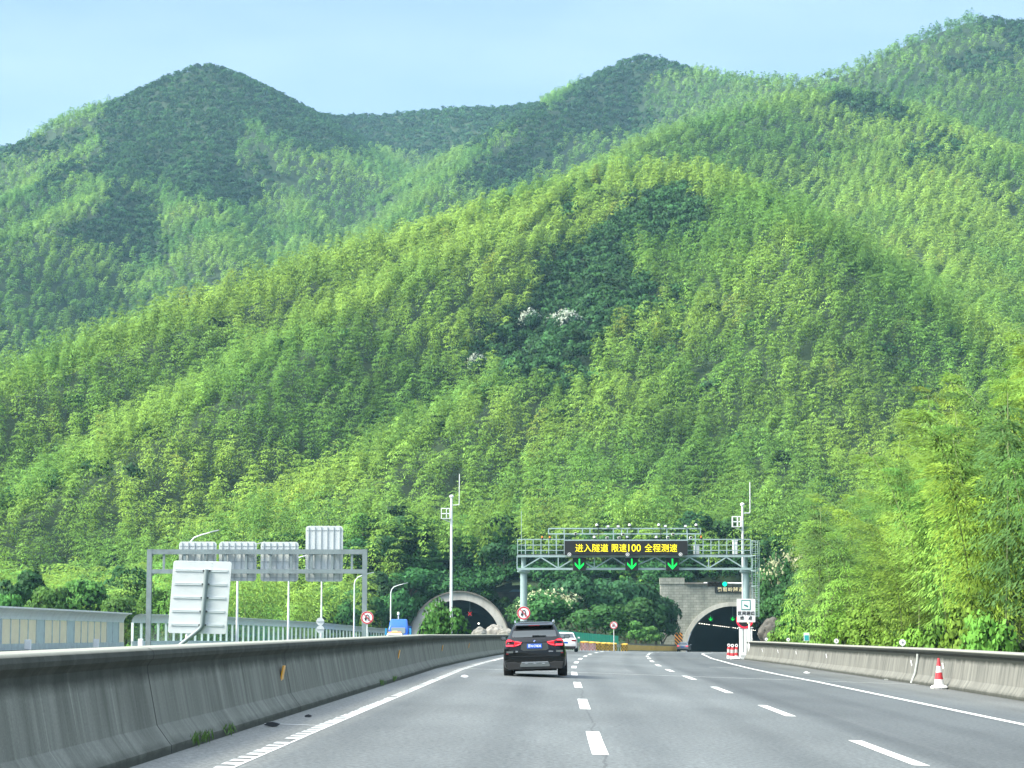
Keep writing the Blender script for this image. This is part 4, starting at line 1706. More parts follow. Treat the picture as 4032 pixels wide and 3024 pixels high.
for (px, lab) in ((2281, 'green down arrow lane signal, left one under the message board'), (2487, 'green down arrow lane signal, middle one under the message board'), (2647, 'green down arrow lane signal, right one above the stone portal')):
    a, b_ = O(px - 25, 2247, -.12), O(px + 25, 2196, -.12)
    t_ = thing('lane_signal', lab, 'lane signal', ((a.x + b_.x) / 2, YO - .2, a.z), group='lane signals under the message board')
    w_, h_ = b_.x - a.x, b_.z - a.z
    MB().box(0, 0, h_ / 2, w_, .22, h_).build('housing', M_VMS, t_, bevel=.015)
    arrow(MB(), h_ * .84, 0, h_ * .5, -.14, -.10, .13).build('arrow', M_GRN, t_)
    MB().box(0, .05, h_ + .04, w_ * 1.06, .3, .05).build('visor', M_GAN, t_)
    MB().box(0, .12, h_ * .9, w_ * .5, .06, .4).build('bracket', M_GAN, t_)

# loudspeakers, cameras, strobes, beacons
M_CAMW = mat('camera_white', (.75, .76, .76), .4)
M_DARKM = mat('dark_metal', (.03, .033, .036), .5)
for (px, lab) in ((2242, 'white horn loudspeaker at the lower left corner of the message board'), (2471, 'white horn loudspeaker under the middle of the message board'), (2680, 'white horn loudspeaker at the lower right corner of the message board')):
    p = O(px, 2183, -.8)
    t_ = thing('loudspeaker', lab, 'loudspeaker', (p.x, YO - .8, p.z), group='horn loudspeakers along the message board')
    MB().disc((0, 0), .125, -.02, .16, 24, .085).build('horn_rim', M_CAMW, t_, True)
    MB().disc((0, 0), .086, .02, .12, 20).build('horn_throat', M_DARKM, t_)
    MB().disc((0, 0), .04, -.02, .03, 14).build('driver', M_CAMW, t_)
    MB().box(0, .2, -.05, .06, .22, .06).build('bracket', M_GREY, t_)


def dome_camera(px, py, dy, lab, rod):
    p = O(px, py, dy)
    t_ = thing('dome_camera', lab, 'camera', (p.x, YO + dy, p.z), group='dome cameras on the overhead gantry')
    MB().lathe([(.02, .13), (.08, .12), (.10, .06), (.10, -.02)], (0, 0, 0), 14).build('cap', M_CAMW, t_, True)
    MB().lathe([(.085, -.02), (.075, -.08), (.03, -.12)], (0, 0, 0), 14).build('dome', M_DARKM, t_, True)
    if rod:
        MB().tube([(.12, .05, -rod), (.1, .05, .1), (0, 0, .14)], .022, 6).build('rod', M_DARKM, t_, True)


for (px, py, rod, lab) in ((2350, 2069, 1.05, 'dome camera on a tall dark rod, leftmost above the camera rail'), (2479, 2069, 1.05, 'dome camera on a tall dark rod above the gap between the first and second words'),
                           (2594, 2069, 1.05, 'dome camera on a tall dark rod above the right part of the message board'), (2741, 2069, .3, 'dome camera at the right end of the upper camera rail'),
                           (2340, 2117, .3, 'small dome camera on the board top, leftmost of three'), (2469, 2117, .3, 'small dome camera on the board top, middle of three'),
                           (2584, 2117, .3, 'small dome camera on the board top, right one of three')):
    dome_camera(px, py, .15, lab, rod)


def box_unit(px, py, dy, name, lab, grp, m_, cat_):
    p = O(px, py, dy)
    t_ = thing(name, lab, cat_, (p.x, YO + dy, p.z), group=grp)
    MB().box(0, 0, 0, .20, .30, .16).build('case', m_, t_, bevel=.015)
    MB().box(0, -.16, 0, .16, .02, .12).build('lens', M_DARKM if m_ is M_CAMW else M_CAMW, t_)
    MB().box(0, .02, -.13, .05, .06, .12).build('bracket', M_DARKM, t_)


for (px, py, lab) in ((2391, 2118, 'white box flash on the board top left of centre'), (2438, 2118, 'white box flash on the board top near the centre'), (2630, 2117, 'white box flash on the board top near its right end'),
                      (2720, 2117, 'white box flash just beyond the right end of the board'), (2266, 2102, 'white box flash hanging on the left part of the camera rail'), (2453, 2104, 'white box flash hanging on the middle of the camera rail'),
                      (2650, 2104, 'white box flash hanging on the right part of the camera rail')):
    box_unit(px, py, .1, 'box_flash', lab, 'box flashes on the overhead gantry', M_CAMW, 'flash unit')
for (px, py, lab) in ((2394, 2073, 'grey box camera on top of the camera rail, leftmost'), (2434, 2073, 'grey box camera on top of the camera rail, second from left'), (2620, 2072, 'grey box camera on top of the camera rail, third from left'),
                      (2699, 2072, 'grey box camera on top of the camera rail, rightmost')):
    box_unit(px, py, .3, 'box_camera', lab, 'box cameras on the camera rail', M_GREY, 'camera')
M_AMB = mat('beacon_amber', (.75, .25, .05), .35)
for (px, py, lab) in ((2135, 2118, 'small orange beacon on the left walkway rail, left of two'), (2165, 2118, 'small orange beacon on the left walkway rail, right of two'), (2761, 2117, 'small orange beacon on the right walkway rail')):
    p = O(px, py, 0)
    t_ = thing('beacon', lab, 'beacon', (p.x, YO, p.z), group='orange beacons on the walkway rail')
    MB().lathe([(.06, .0), (.06, .10), (.03, .13)], (0, 0, 0), 12).build('lens', M_AMB, t_, True)
    MB().lathe([(.08, -.12), (.08, 0), (.05, .0)], (0, 0, 0), 12).build('base', M_DARKM, t_, True)
for (x0, x1, y0, y1, lab) in ((2732, 2753, 2147, 2186, 'white equipment cabinet on the walkway beside the message board'), (2885, 2903, 2130, 2186, 'tall white equipment cabinet on the walkway by the white mast')):
    a, b_ = O(x0, y1, .5), O(x1, y0, .5)
    t_ = thing('cabinet', lab, 'cabinet', ((a.x + b_.x) / 2, YO + .5, a.z), group='cabinets on the walkway')
    MB().box(0, 0, (b_.z - a.z) / 2, b_.x - a.x, .35, b_.z - a.z).build('case', M_WHITE, t_, bevel=.02)
    MB().box(0, -.185, (b_.z - a.z) / 2, (b_.x - a.x) * .8, .02, (b_.z - a.z) * .85).build('door', M_DISC, t_)
    MB().box(0, 0, b_.z - a.z + .03, (b_.x - a.x) * 1.15, .42, .05).build('roof', M_WHITE, t_)

# ------------------------------------------------------------------ white masts
def mast(px, ptop, Y, lab, zb):
    p = at(px, ptop, Y)
    t_ = thing('camera_mast', lab, 'mast', (p.x, Y, zb), group='white camera masts')
    H_ = p.z - zb
    k = Y / F
    MB().tube([(0, 0, 0), (0, 0, H_)], [6.6 * k, 4.4 * k], 14).build('pole', M_LPOST, t_, True)
    MB().lathe([(4.5 * k, -.06), (8.5 * k, 0), (8.5 * k, .12), (3 * k, .2)], (0, 0, H_), 14).build('cap', M_LPOST, t_, True)
    MB().tube([(3 * k, 0, H_ - 31 * k), (29 * k, 0, H_ - 30 * k), (30 * k, 0, H_ - 27 * k), (31 * k, 0, H_ + 92 * k)], .035, 7).build('antenna', M_LPOST, t_, True)
    mb = MB()
    for xx in (-40, -20, -7):
        mb.beam((xx * k, -.25, H_ - 44 * k), (xx * k, -.25, H_ - 84 * k), .05)
        mb.beam((xx * k, .25, H_ - 44 * k), (xx * k, .25, H_ - 84 * k), .05)
    for zz in (44, 64, 84):
        for s_ in (-.25, .25):
            mb.beam((-40 * k, s_, H_ - zz * k), (-5 * k, s_, H_ - zz * k), .05)
        mb.beam((-40 * k, -.25, H_ - zz * k), (-40 * k, .25, H_ - zz * k), .05)
    mb.box(-22 * k, 0, H_ - 84 * k, 36 * k, .5, .03)
    mb.build('platform', M_LPOST, t_)
    MB().beam((-36 * k, 0, H_ - 86 * k), (-2 * k, 0, H_ - 98 * k), .06).build('strut', M_LPOST, t_)
    return t_, H_, k


mast(1778, 1958, 182, 'white camera mast rising from the round bush before the left tunnel', lz(182) - .2)
p = at(2920, 2475, 166)
m2, H2, k2 = mast(2923, 1990, 166, 'white camera mast beside the right post of the overhead gantry', road_z(p.x, 166) - .2)
za = at(2920, 2297, 166).z - (road_z(p.x, 166) - .2)
MB().tube([(0, 0, za), (-62 * k2, 0, za + 1 * k2)], .06, 8).build('signal_arm', M_LPOST, m2, True)
MB().tube([(-138 * k2, 0, za + 2 * k2), (-155 * k2, 0, za + 2 * k2)], .05, 8).build('arm_tip', M_LPOST, m2, True)
a = at(2785, 2309, 166)
b_ = at(2862, 2291, 166)
tl = thing('traffic_light', 'black horizontal four-lamp traffic light with a glowing green lamp', 'traffic light', ((a.x + b_.x) / 2, 165.9, (a.z + b_.z) / 2))
w_, h_ = b_.x - a.x, b_.z - a.z
MB().box(0, 0, 0, w_, .22, h_).build('housing', M_BLK, tl, bevel=.03)
M_OFF = mat('lamp_off', (.03, .03, .03), .25)
M_GRL = mat('green_lamp', (0, .5, .3), .4, emit=(.0, 1.0, .42), estr=.55)
for k in range(4):
    x_ = -w_ / 2 + w_ * (k + .5) / 4
    MB().disc((x_, 0), h_ * (.40 if k < 3 else .5), -.15, -.112, 20).build('lens', M_GRL if k == 3 else M_OFF, tl)
    MB().disc((x_, 0), h_ * .47, -.22, -.11, 20, h_ * .42).build('visor', M_BLK, tl) if k < 3 else None

# white information sign
a, b_ = at(2902, 2450, 149), at(2973, 2358, 149)
xs_ = (a.x + b_.x) / 2
zb_ = road_z(xs_, 150) - .2
si = thing('information_sign', 'white speed camera sign with green camera symbol before the white mast', 'road sign', (xs_, 149, zb_))
w_, h0, h1 = b_.x - a.x, a.z - zb_, b_.z - zb_
hh = h1 - h0
MB().prism(rrect(-w_ / 2, h0, w_ / 2, h1, .04), 0, .03).build('panel', M_SWHITE, si)
M_TEALS = mat('sign_teal', (.01, .20, .19), .4)
MB().tube([(.22, .1, 0), (.22, .1, h1 - .1)], .07, 10).build('post', M_LPOST, si, True)
MB().box(.22, .03, .55, .16, .02, .18).build('reflector', M_SRED, si)
zc = h0 + hh * .735
s_ = w_ * .255
MB().prism([(-s_, zc - s_ * 1.08), (s_, zc - s_ * 1.08), (s_, zc + s_ * 1.08), (-s_, zc + s_ * 1.08)], -.010, .001).build('symbol_frame', M_TEALS, si)
MB().prism([(-s_ * .8, zc - s_ * .87), (s_ * .8, zc - s_ * .87), (s_ * .8, zc + s_ * .87), (-s_ * .8, zc + s_ * .87)], -.016, -.009).build('symbol_ground', M_SWHITE, si)
mb = MB().prism([(-s_ * .5, zc - s_ * .1), (s_ * .45, zc - s_ * .55), (s_ * .5, zc - s_ * .2), (-s_ * .35, zc + s_ * .18)], -.022, -.015)
mb.box(s_ * .2, -.0185, zc + s_ * .2, .02, .007, s_ * .8)
mb.build('camera_symbol', M_TEALS, si)
for txt, zz, sp_ in (('区间测速', .375, 1.12), ('终　点', .17, 1.0)):
    mbt = MB().text(txt, w_ * .22, 0, h0 + hh * zz, -.012, .02, spacing=sp_, bold=.006)
    mbt.build('lettering', M_SBLK, si, fix=False)
# round speed ring behind it
p = at(2932, 2441, 152)
sr = thing('speed_limit_sign', 'round red ringed sign half hidden behind the white camera sign', 'road sign', p)
r_ = 34 * 152 / F
MB().disc((0, 0), r_, 0, .05, 32).build('plate', M_SBLK, sr)
MB().disc((0, 0), r_ * .98, -.02, .002, 36, r_ * .78).build('red_ring', mat('ring_red', (.5, .01, .03), .4, emit=(1, .03, .08), estr=.35), sr)
MB().disc((r_ * .45, -r_ * .25), r_ * .18, -.02, .002, 12).build('digit_glow', mat('warm_led', (.6, .5, .2), .5, emit=(1, .8, .35), estr=1.0), sr)
MB().tube([(-.1, .1, -2.2), (-.1, .1, .2)], .05, 8).build('post', M_GREY, sr, True)
# cabinet behind the barrier end
a, b_ = at(2912, 2530, 155), at(2961, 2472, 155)
cb_ = thing('cabinet', 'grey-white roadside equipment cabinet at the end of the right barrier', 'cabinet', ((a.x + b_.x) / 2, 155, road_z(a.x, 155) - .1))
hh = b_.z - (road_z(a.x, 155) - .1)
MB().box(0, 0, hh / 2, b_.x - a.x, .6, hh).build('case', mat('cabinet_grey', (.55, .58, .58), .5, noise=.08), cb_, bevel=.02)
for s_ in (-1, 1):
    MB().box(s_ * (b_.x - a.x) * .24, -.31, hh * .55, (b_.x - a.x) * .44, .02, hh * .8).build('door', M_DISC, cb_)
MB().box(0, 0, hh + .03, (b_.x - a.x) * 1.1, .7, .06).build('roof', M_WHITE, cb_)

# hazard board at the tunnel jamb
a, b_ = at(2657, 2542, 338.5), at(2687, 2491, 338.5)
hb = thing('hazard_board', 'black and orange striped hazard board at the left jamb of the stone portal', 'sign', ((a.x + b_.x) / 2, 338.5, road_z(a.x, 338.5)))
w_, h0 = b_.x - a.x, a.z - road_z(a.x, 338.5)
h1 = b_.z - road_z(a.x, 338.5)
hz_m = bpy.data.materials.new('hazard_stripes')
hz_m.use_nodes = True
t = hz_m.node_tree
tc = t.nodes.new('ShaderNodeTexCoord')
sx = sepx(t, tc.outputs['Object'])
ad = t.nodes.new('ShaderNodeMath')
ad.operation = 'ADD'
t.links.new(sx[0], ad.inputs[0])
t.links.new(sx[2], ad.inputs[1])
pg = t.nodes.new('ShaderNodeMath')
pg.operation = 'PINGPONG'
pg.inputs[1].default_value = .27
t.links.new(ad.outputs[0], pg.inputs[0])
t.links.new(mixc(t, (.02, .02, .02), (.75, .30, .04), mapr(t, pg.outputs[0], .13, .14)), t.nodes['Principled BSDF'].inputs['Base Color'])
MB().box(0, 0, (h0 + h1) / 2, w_, .06, h1 - h0).build('panel', hz_m, hb)
MB().box(0, .08, h1 / 2, .08, .08, h1).build('post', M_GREY, hb)

# ------------------------------------------------------------------ green screens, guard rail and crash barrels along the left edge
M_GSCR = mat('green_screen', (.015, .43, .28), .5, noise=.12, scale=2)


def le(y, d=0.0):
    return lx(y) - 4.9 + d


def corrugated(mb, path, y0, y1, z0, z1, step=.22, amp=.05):
    n = int((y1 - y0) / step)
    vs = []
    for i in range(n + 1):
        y = y0 + (y1 - y0) * i / n
        X, Z = path(y)
        X += amp * (1 if (i // 2) % 2 else -1)
        vs += [(X, y, Z + z0), (X, y, Z + z1)]
    mb.add(vs, [(2 * i, 2 * i + 1, 2 * i + 3, 2 * i + 2) for i in range(n)])
    return mb


gf = thing('glare_screen', 'bright green corrugated screen fence along the curve behind the crash barrels', 'fence', (0, 0, 0))
pth = lambda y: (le(y, -.5), road_z(le(y), y))
k = 0
for y0 in np.arange(192, 272, 4.0):
    corrugated(MB(), pth, y0 + .04, y0 + 3.96, .75, 1.85, .5, .07).build('panel', M_GSCR, gf, fix=False)
    X, Z = pth(y0)
    MB().beam((X - .08, y0, Z - .2), (X - .08, y0, Z + 1.8), .08).build('post', M_GREY, gf)
g2 = thing('glare_screen', 'low green screen fence behind the median barrier before the blue truck', 'fence', (0, 0, 0))
p2 = lambda y: (ox(y) + 15.6 + np.interp(y, [150, 270], [.4, 0]), lz(y) - .1)
for y0 in np.arange(152, 276, 4.0):
    corrugated(MB(), p2, y0 + .04, y0 + 3.96, .45, 1.35, .5, .07).build('panel', M_GSCR, g2, fix=False)
M_RAIL = mat('guard_rail', (.40, .43, .43), .45, .4, noise=.15, scale=2)
WB = [(0, .45), (.05, .50), (.05, .55), (0, .60), (.05, .65), (.05, .71), (0, .76), (-.02, .76), (.03, .71), (.03, .65), (-.02, .60), (.03, .55), (.03, .50), (-.02, .45)]
gr = thing('guard_rail', 'galvanised corrugated guard rail behind the chequered crash barrels', 'guard rail', (0, 0, 0))
sweep('rail', WB, lambda y: (le(y), road_z(le(y), y)), list(np.arange(196, 274, 3.0)), M_RAIL, gr)
for y in np.arange(197, 273, 4.0):
    MB().beam((le(y) - .1, y, road_z(le(y), y) - .2), (le(y) - .1, y, road_z(le(y), y) + .78), .1).build('post', M_RAIL, gr)
M_YB = mat('yellow_board', (.70, .44, .10), .55, noise=.2, scale=1.5)
yb_ = thing('guard_wall', 'low wall faced with ochre yellow boards curving to the stone portal', 'barrier', (0, 0, 0))
sweep('core', [(-.05, -.3), (-.05, .92), (-.3, .92), (-.3, -.3)], lambda y: (le(y, .1), road_z(le(y), y)), list(np.arange(272, 338, 3.0)), M_RING, yb_, smooth=False)
for y in np.arange(272, 333, 4.0):
    vs = []
    for yy in (y + .05, y + 3.95):
        vs += [(le(yy, .1), yy, road_z(le(yy), yy) + .12), (le(yy, .1), yy, road_z(le(yy), yy) + .78)]
    MB().add(vs, [(0, 1, 3, 2)]) if False else None
    m_ = MB()
    m_.add(vs, [(0, 1, 3, 2)])
    m_.build('panel', M_YB, yb_, fix=False)
sweep('coping', [(.02, .9), (.02, 1.0), (-.36, 1.0), (-.36, .9)], lambda y: (le(y, .1), road_z(le(y), y)), list(np.arange(272, 338, 3.0)), M_CAPD, yb_, smooth=False)


def chequer(name, ca, cb2):
    m_ = bpy.data.materials.new(name)
    m_.use_nodes = True
    t_ = m_.node_tree
    tc_ = t_.nodes.new('ShaderNodeTexCoord')
    s3 = sepx(t_, tc_.outputs['Object'])
    at2 = t_.nodes.new('ShaderNodeMath')
    at2.operation = 'ARCTAN2'
    t_.links.new(s3[0], at2.inputs[0])
    t_.links.new(s3[1], at2.inputs[1])
    cb3 = t_.nodes.new('ShaderNodeCombineXYZ')
    t_.links.new(at2.outputs[0], cb3.inputs[0])
    zz = t_.nodes.new('ShaderNodeMath')
    zz.operation = 'MULTIPLY'
    zz.inputs[1].default_value = 2.2
    t_.links.new(s3[2], zz.inputs[0])
    t_.links.new(zz.outputs[0], cb3.inputs[1])
    ch = t_.nodes.new('ShaderNodeTexChecker')
    ch.inputs['Scale'].default_value = 2.55
    ch.inputs['Color1'].default_value = (*ca, 1)
    ch.inputs['Color2'].default_value = (*cb2, 1)
    t_.links.new(cb3.outputs[0], ch.inputs['Vector'])
    t_.links.new(ch.outputs[0], t_.nodes['Principled BSDF'].inputs['Base Color'])
    t_.nodes['Principled BSDF'].inputs['Roughness'].default_value = .5
    return m_


M_CHR = chequer('red_white_chequer', (.55, .06, .06), (.72, .70, .66))
M_CHY = chequer('black_yellow_chequer', (.02, .02, .02), (.78, .46, .05))
M_BTOP = mat('barrel_yellow', (.80, .48, .06), .5)
bar = [(2296, 1, 'red and white chequered crash barrel, leftmost, nearest the white car'), (2326, 1, 'red and white chequered crash barrel, second from the left'), (2347, 0, 'black and yellow chequered crash barrel just right of the red ones'),
       (2372, 0, 'black and yellow chequered crash barrel, second of the yellow ones'), (2392, 0, 'black and yellow chequered crash barrel, third of the yellow ones'), (2410, 0, 'black and yellow chequered crash barrel before the bare stretch of guard rail'),
       (2454, 0, 'lone black and yellow chequered crash barrel at the start of the ochre wall')]
for (px, red, lab) in bar:
    y = np.interp(px, [(le(yy, .5) / yy * F + 2016) for yy in range(200, 300)], list(range(200, 300)))
    X = le(y, .55)
    t_ = thing('crash_barrel', lab, 'barrel', (X, y, road_z(X, y)), group='chequered crash barrels')
    MB().lathe([(.44, 0), (.45, .05), (.42, .70), (.44, .75)], (0, 0, 0), 20).build('body', M_CHR if red else M_CHY, t_, True)
    MB().lathe([(.45, .74), (.45, .83), (.36, .90), (.08, .93)], (0, 0, 0), 20).build('lid', M_BTOP, t_, True)

M_BOLW = mat('grimy_white', (.45, .44, .41), .6, noise=.3, scale=9)
# red and white bollards by the end of the right barrier
M_CR = mat('cone_red', (.55, .035, .045), .45)
M_CW = mat('cone_white', (.78, .78, .76), .45, noise=.1, scale=6)
for (px, y, lab) in ((2870, 153, 'red and white striped bollard, leftmost of three by the barrier end'), (2884, 149.4, 'red and white striped bollard, nearest of three by the barrier end'), (2900, 153.8, 'grime streaked striped bollard touching the barrier end')):
    X = at(px, 2560, y).x
    t_ = thing('bollard', lab, 'bollard', (X, y, road_z(X, y)), group='striped bollards at the barrier end')
    MB().lathe([(.15, 0), (.145, .22)], (0, 0, 0), 16).build('base', M_CW, t_, True)
    MB().lathe([(.145, .22), (.135, .42)], (0, 0, 0), 16).build('red_band', M_CR, t_, True)
    MB().lathe([(.135, .42), (.12, .64)], (0, 0, 0), 16).build('white_band', M_BOLW, t_, True)
    MB().lathe([(.12, .64), (.11, .76), (.05, .8)], (0, 0, 0), 16).build('red_top', M_CR, t_, True)
    MB().disc((0, .92), .11, -.02, .02, 18, .05).build('reflector_ring', M_DISC, t_)
t_ = None
X = at(2897, 2590, 148.6).x
sb = MB()
for i in range(9):
    sb.lathe([(.02, 0), (.16, .02), (.20, .08), (.14, .15), (.02, .17)], ((i % 3) * .16 - .16, (i // 3) * .13 - .13, 0), 9)
o = sb.build('sandbag', M_CW, None, True)
o.location = (X, 148.6, road_z(X, 148.6))
tag(o, 'white sandbag lying on the road at the end of the right barrier', 'sandbag')

# traffic cone on the hard shoulder
X, y = at(3698, 2700, 71).x, 71.0
tcn = thing('traffic_cone', 'red and white traffic cone with muddy white base against the right barrier', 'cone', (X, y, road_z(X, y)))
prof = [(.17, .10), (.045, .95)]


def cr_(z):
    return .165 + (.035 - .165) * (z - .1) / .85


for (z0, z1, m_, nm) in ((.08, .30, M_CW, 'white_band'), (.30, .52, M_CR, 'red_band'), (.52, .72, M_CW, 'white_band'), (.72, .97, M_CR, 'red_tip')):
    MB().lathe([(cr_(z0), z0), (cr_(z1), z1)], (0, 0, 0), 18).build(nm, m_, tcn, True)
mb = MB()
for i in range(10):
    a_ = 2 * math.pi * i / 10
    mb.lathe([(.03, 0), (.12, .01), (.14, .05), (.08, .11), (.02, .12)], (.15 * math.cos(a_), .15 * math.sin(a_), 0), 8)
mb.lathe([(.25, 0), (.22, .08), (.16, .13)], (0, 0, 0), 16)
mb.build('weighted_base', M_CW, tcn, True)

# litter on the shoulders
LIT = [(3175, 2652, 'white scrap of litter on the right shoulder', M_DISC, .16), (3490, 2678, 'small pale stone by the foot of the right barrier', M_PVC, .09), (1075, 2862, 'dark scrap of rubber on the left shoulder', M_DARKM, .12),
       (1215, 2824, 'dark pebble on the left shoulder', M_DARKM, .07), (1830, 2668, 'pale scrap of litter beside the left edge line', M_DISC, .12)]
for (px, py, lab, m_, s_) in LIT:
    for y in np.arange(22, 140, .1):
        p = at(px, py, y)
        if p.z <= road_z(p.x, y):
            break
    mb = MB()
    g_ = random.Random(px)
    mb.prism([(s_ * math.cos(a_) * g_.uniform(.6, 1.1), s_ * .3 * (1 + math.sin(a_)) * g_.uniform(.7, 1.1)) for a_ in np.linspace(0, 6.28, 9)[:-1]], -s_ * .5, s_ * .4)
    o = mb.build('litter_scrap', m_)
    o.location = (p.x, y, road_z(p.x, y))
    tag(o, lab, 'litter')

# ------------------------------------------------------------------ vehicles
M_BLACK = mat('black_car_paint', (.005, .006, .006), .17, spec=.3, coat=.3)
M_WPAINT = mat('white_car_paint', (.72, .73, .73), .25, coat=.6)
M_SILV = mat('dark_silver_paint', (.22, .25, .27), .3, .3, coat=.6)
M_GLASS = mat('car_glass', (.03, .04, .04), .06, spec=.8, coat=.5)
M_GTOP = mat('unreflecting_dark', (.004, .005, .006), .25, spec=.3)
M_TYRE = mat('tyre', (.012, .012, .012), .85)
M_RIM = mat('wheel_rim', (.30, .31, .32), .35, .7)
M_CLAD = mat('black_plastic', (.012, .013, .013), .6)
M_CHROME = mat('chrome', (.70, .72, .72), .18, .9)
M_TAIL = mat('tail_red', (.45, .005, .015), .2, emit=(1, .01, .03), estr=.16, coat=.5)
M_TAILD = mat('tail_dark_red', (.18, .004, .008), .2, coat=.5)
M_TAILB = mat('tail_bright_red', (.8, .08, .10), .2, emit=(1, .03, .07), estr=.55)
M_PLATE = mat('plate_blue', (.008, .10, .52), .4)
M_PLW = mat('plate_white', (.85, .87, .88), .4)


def loft(mb, rings, close=True):
    n = len(rings[0])
    vs = [p for r_ in rings for p in r_]
    fs = []
    for i in range(len(rings) - 1):
        for k in range(n):
            k2 = (k + 1) % n
            fs.append((i * n + k, i * n + k2, (i + 1) * n + k2, (i + 1) * n + k))
    if close:
        fs.append(tuple(reversed(range(n))))
        fs.append(tuple((len(rings) - 1) * n + k for k in range(n)))
    mb.add(vs, fs)
    return mb


def lower_body(stations):
    """stations: (y, half width, z bottom, z top)"""
    rings = []
    for (y, w_, zb_, zt) in stations:
        hp = [(w_ * .86, zb_), (w_ * .97, zb_ + .10 * (zt - zb_)), (w_, zb_ + .36 * (zt - zb_)), (w_ * .995, zb_ + .58 * (zt - zb_)), (w_ * .965, zb_ + .80 * (zt - zb_)), (w_ * .915, zb_ + .94 * (zt - zb_)), (w_ * .84, zt)]
        ring = [(x, y, z) for x, z in hp] + [(-x, y, z) for x, z in hp[::-1]]
        rings.append(ring)
    return loft(MB(), rings)


def cabin(levels, n=5):
    """levels: (z, y rear, y front, half width, corner radius)"""
    rings = []
    for (z, y0, y1, w_, r_) in levels:
        ring = []
        for (cx_, cy_, a0) in ((w_ - r_, y1 - r_, 0), (-w_ + r_, y1 - r_, 90), (-w_ + r_, y0 + r_, 180), (w_ - r_, y0 + r_, 270)):
            for k in range(n + 1):
                a = R(a0 + 90 * k / n)
                ring.append((cx_ + r_ * math.cos(a), cy_ + r_ * math.sin(a), z))
        rings.append(ring)
    return loft(MB(), rings)


def wheel(parent, x, y, r_, wd):
    w_ = thing('wheel', None, None, (x, y, r_))
    w_.parent = parent
    s_ = 1 if x > 0 else -1
    rot90 = Matrix.Rotation(R(90), 4, 'Y')
    mb = MB().lathe([(r_ * .66, -wd / 2), (r_ * .94, -wd / 2), (r_, -wd / 2 + .03), (r_, wd / 2 - .03), (r_ * .94, wd / 2), (r_ * .66, wd / 2)], (0, 0, 0), 28)
    mb.v = [tuple(rot90 @ Vector(v)) for v in mb.v]
    mb.build('tyre', M_TYRE, w_, True)
    mb = MB().lathe([(r_ * .66, -.06), (r_ * .66, .06), (r_ * .6, .05), (.06, .03), (.05, .05)], (0, 0, 0), 24)
    mb.v = [tuple(rot90 @ Vector((v[0], v[1], v[2] * s_ + s_ * (wd / 2 - .05)))) for v in mb.v]
    mb.build('rim', M_RIM, w_, True)


# --- black SUV
XS, YSV = .706, 67.3
sv = thing('suv', 'black sport utility car seen from behind with red tail lights and blue plate', 'car', (XS, YSV, road_z(XS, YSV + 2) + .0), rz=R(-1.3))
sv.rotation_euler = (0, R(-1.6), R(-1.3))
lower_body([(0, .78, .32, 1.06), (.03, .86, .28, 1.09), (.12, .925, .24, 1.13), (.35, .945, .22, 1.15), (1.0, .945, .22, 1.15), (2.4, .94, .22, 1.13), (3.3, .94, .22, 1.09), (4.1, .93, .24, 1.0), (4.5, .86, .28, .92), (4.7, .66, .34, .82)]).build('body', M_BLACK, sv, True)
LV = [(1.08, .06, 3.55, .86, .16), (1.16, .13, 3.35, .83, .18), (1.24, .205, 3.15, .785, .2), (1.36, .30, 2.9, .725, .2), (1.50, .41, 2.6, .665, .2), (1.57, .46, 2.42, .635, .2), (1.62, .50, 2.3, .60, .2), (1.655, .62, 2.15, .53, .2), (1.668, .85, 2.0, .40, .2)]
cabin(LV).build('cabin', M_BLACK, sv, True)


def cab_y(z):
    return np.interp(z, [l_[0] for l_ in LV], [l_[1] for l_ in LV])


def glass(mb, rows, cols=9, off=.014, bow=.035):
    """rows: (z, half width)"""
    vs, fs = [], []
    for (z, hw_) in rows:
        for k in range(cols):
            u = -1 + 2 * k / (cols - 1)
            vs.append((u * hw_, cab_y(z) - off + bow * u * u * .5, z))
    for i in range(len(rows) - 1):
        for k in range(cols - 1):
            fs.append((i * cols + k, i * cols + k + 1, (i + 1) * cols + k + 1, (i + 1) * cols + k))
    mb.add(vs, fs)
    return mb


glass(MB(), [(1.205, .66), (1.24, .675), (1.32, .655), (1.40, .632)]).build('rear_window', M_GLASS, sv, True)
glass(MB(), [(1.402, .632), (1.46, .605), (1.515, .555)]).build('unreflecting_dark', M_GTOP, sv, True)  # upper glass coloured darker, painting in the lack of sky reflection there
for s_ in (-1, 1):
    mb = MB()
    mb.add([(s_ * .805, .62, 1.20), (s_ * .81, 3.0, 1.19), (s_ * .665, 2.45, 1.52), (s_ * .675, .95, 1.52)], [(0, 1, 2, 3)[::s_]])
    mb.build('side_window', M_GLASS, sv)
mb = MB()
loft(mb, [[(-.60, .60, 1.575), (.60, .60, 1.575), (.58, .62, 1.64), (-.58, .62, 1.64)], [(-.57, .30, 1.535), (.57, .30, 1.535), (.56, .31, 1.565), (-.56, .31, 1.565)]])
mb.build('roof_spoiler', M_BLACK, sv, bevel=.012)
MB().box(0, .298, 1.55, .34, .012, .018).build('brake_light', M_TAILD, sv)
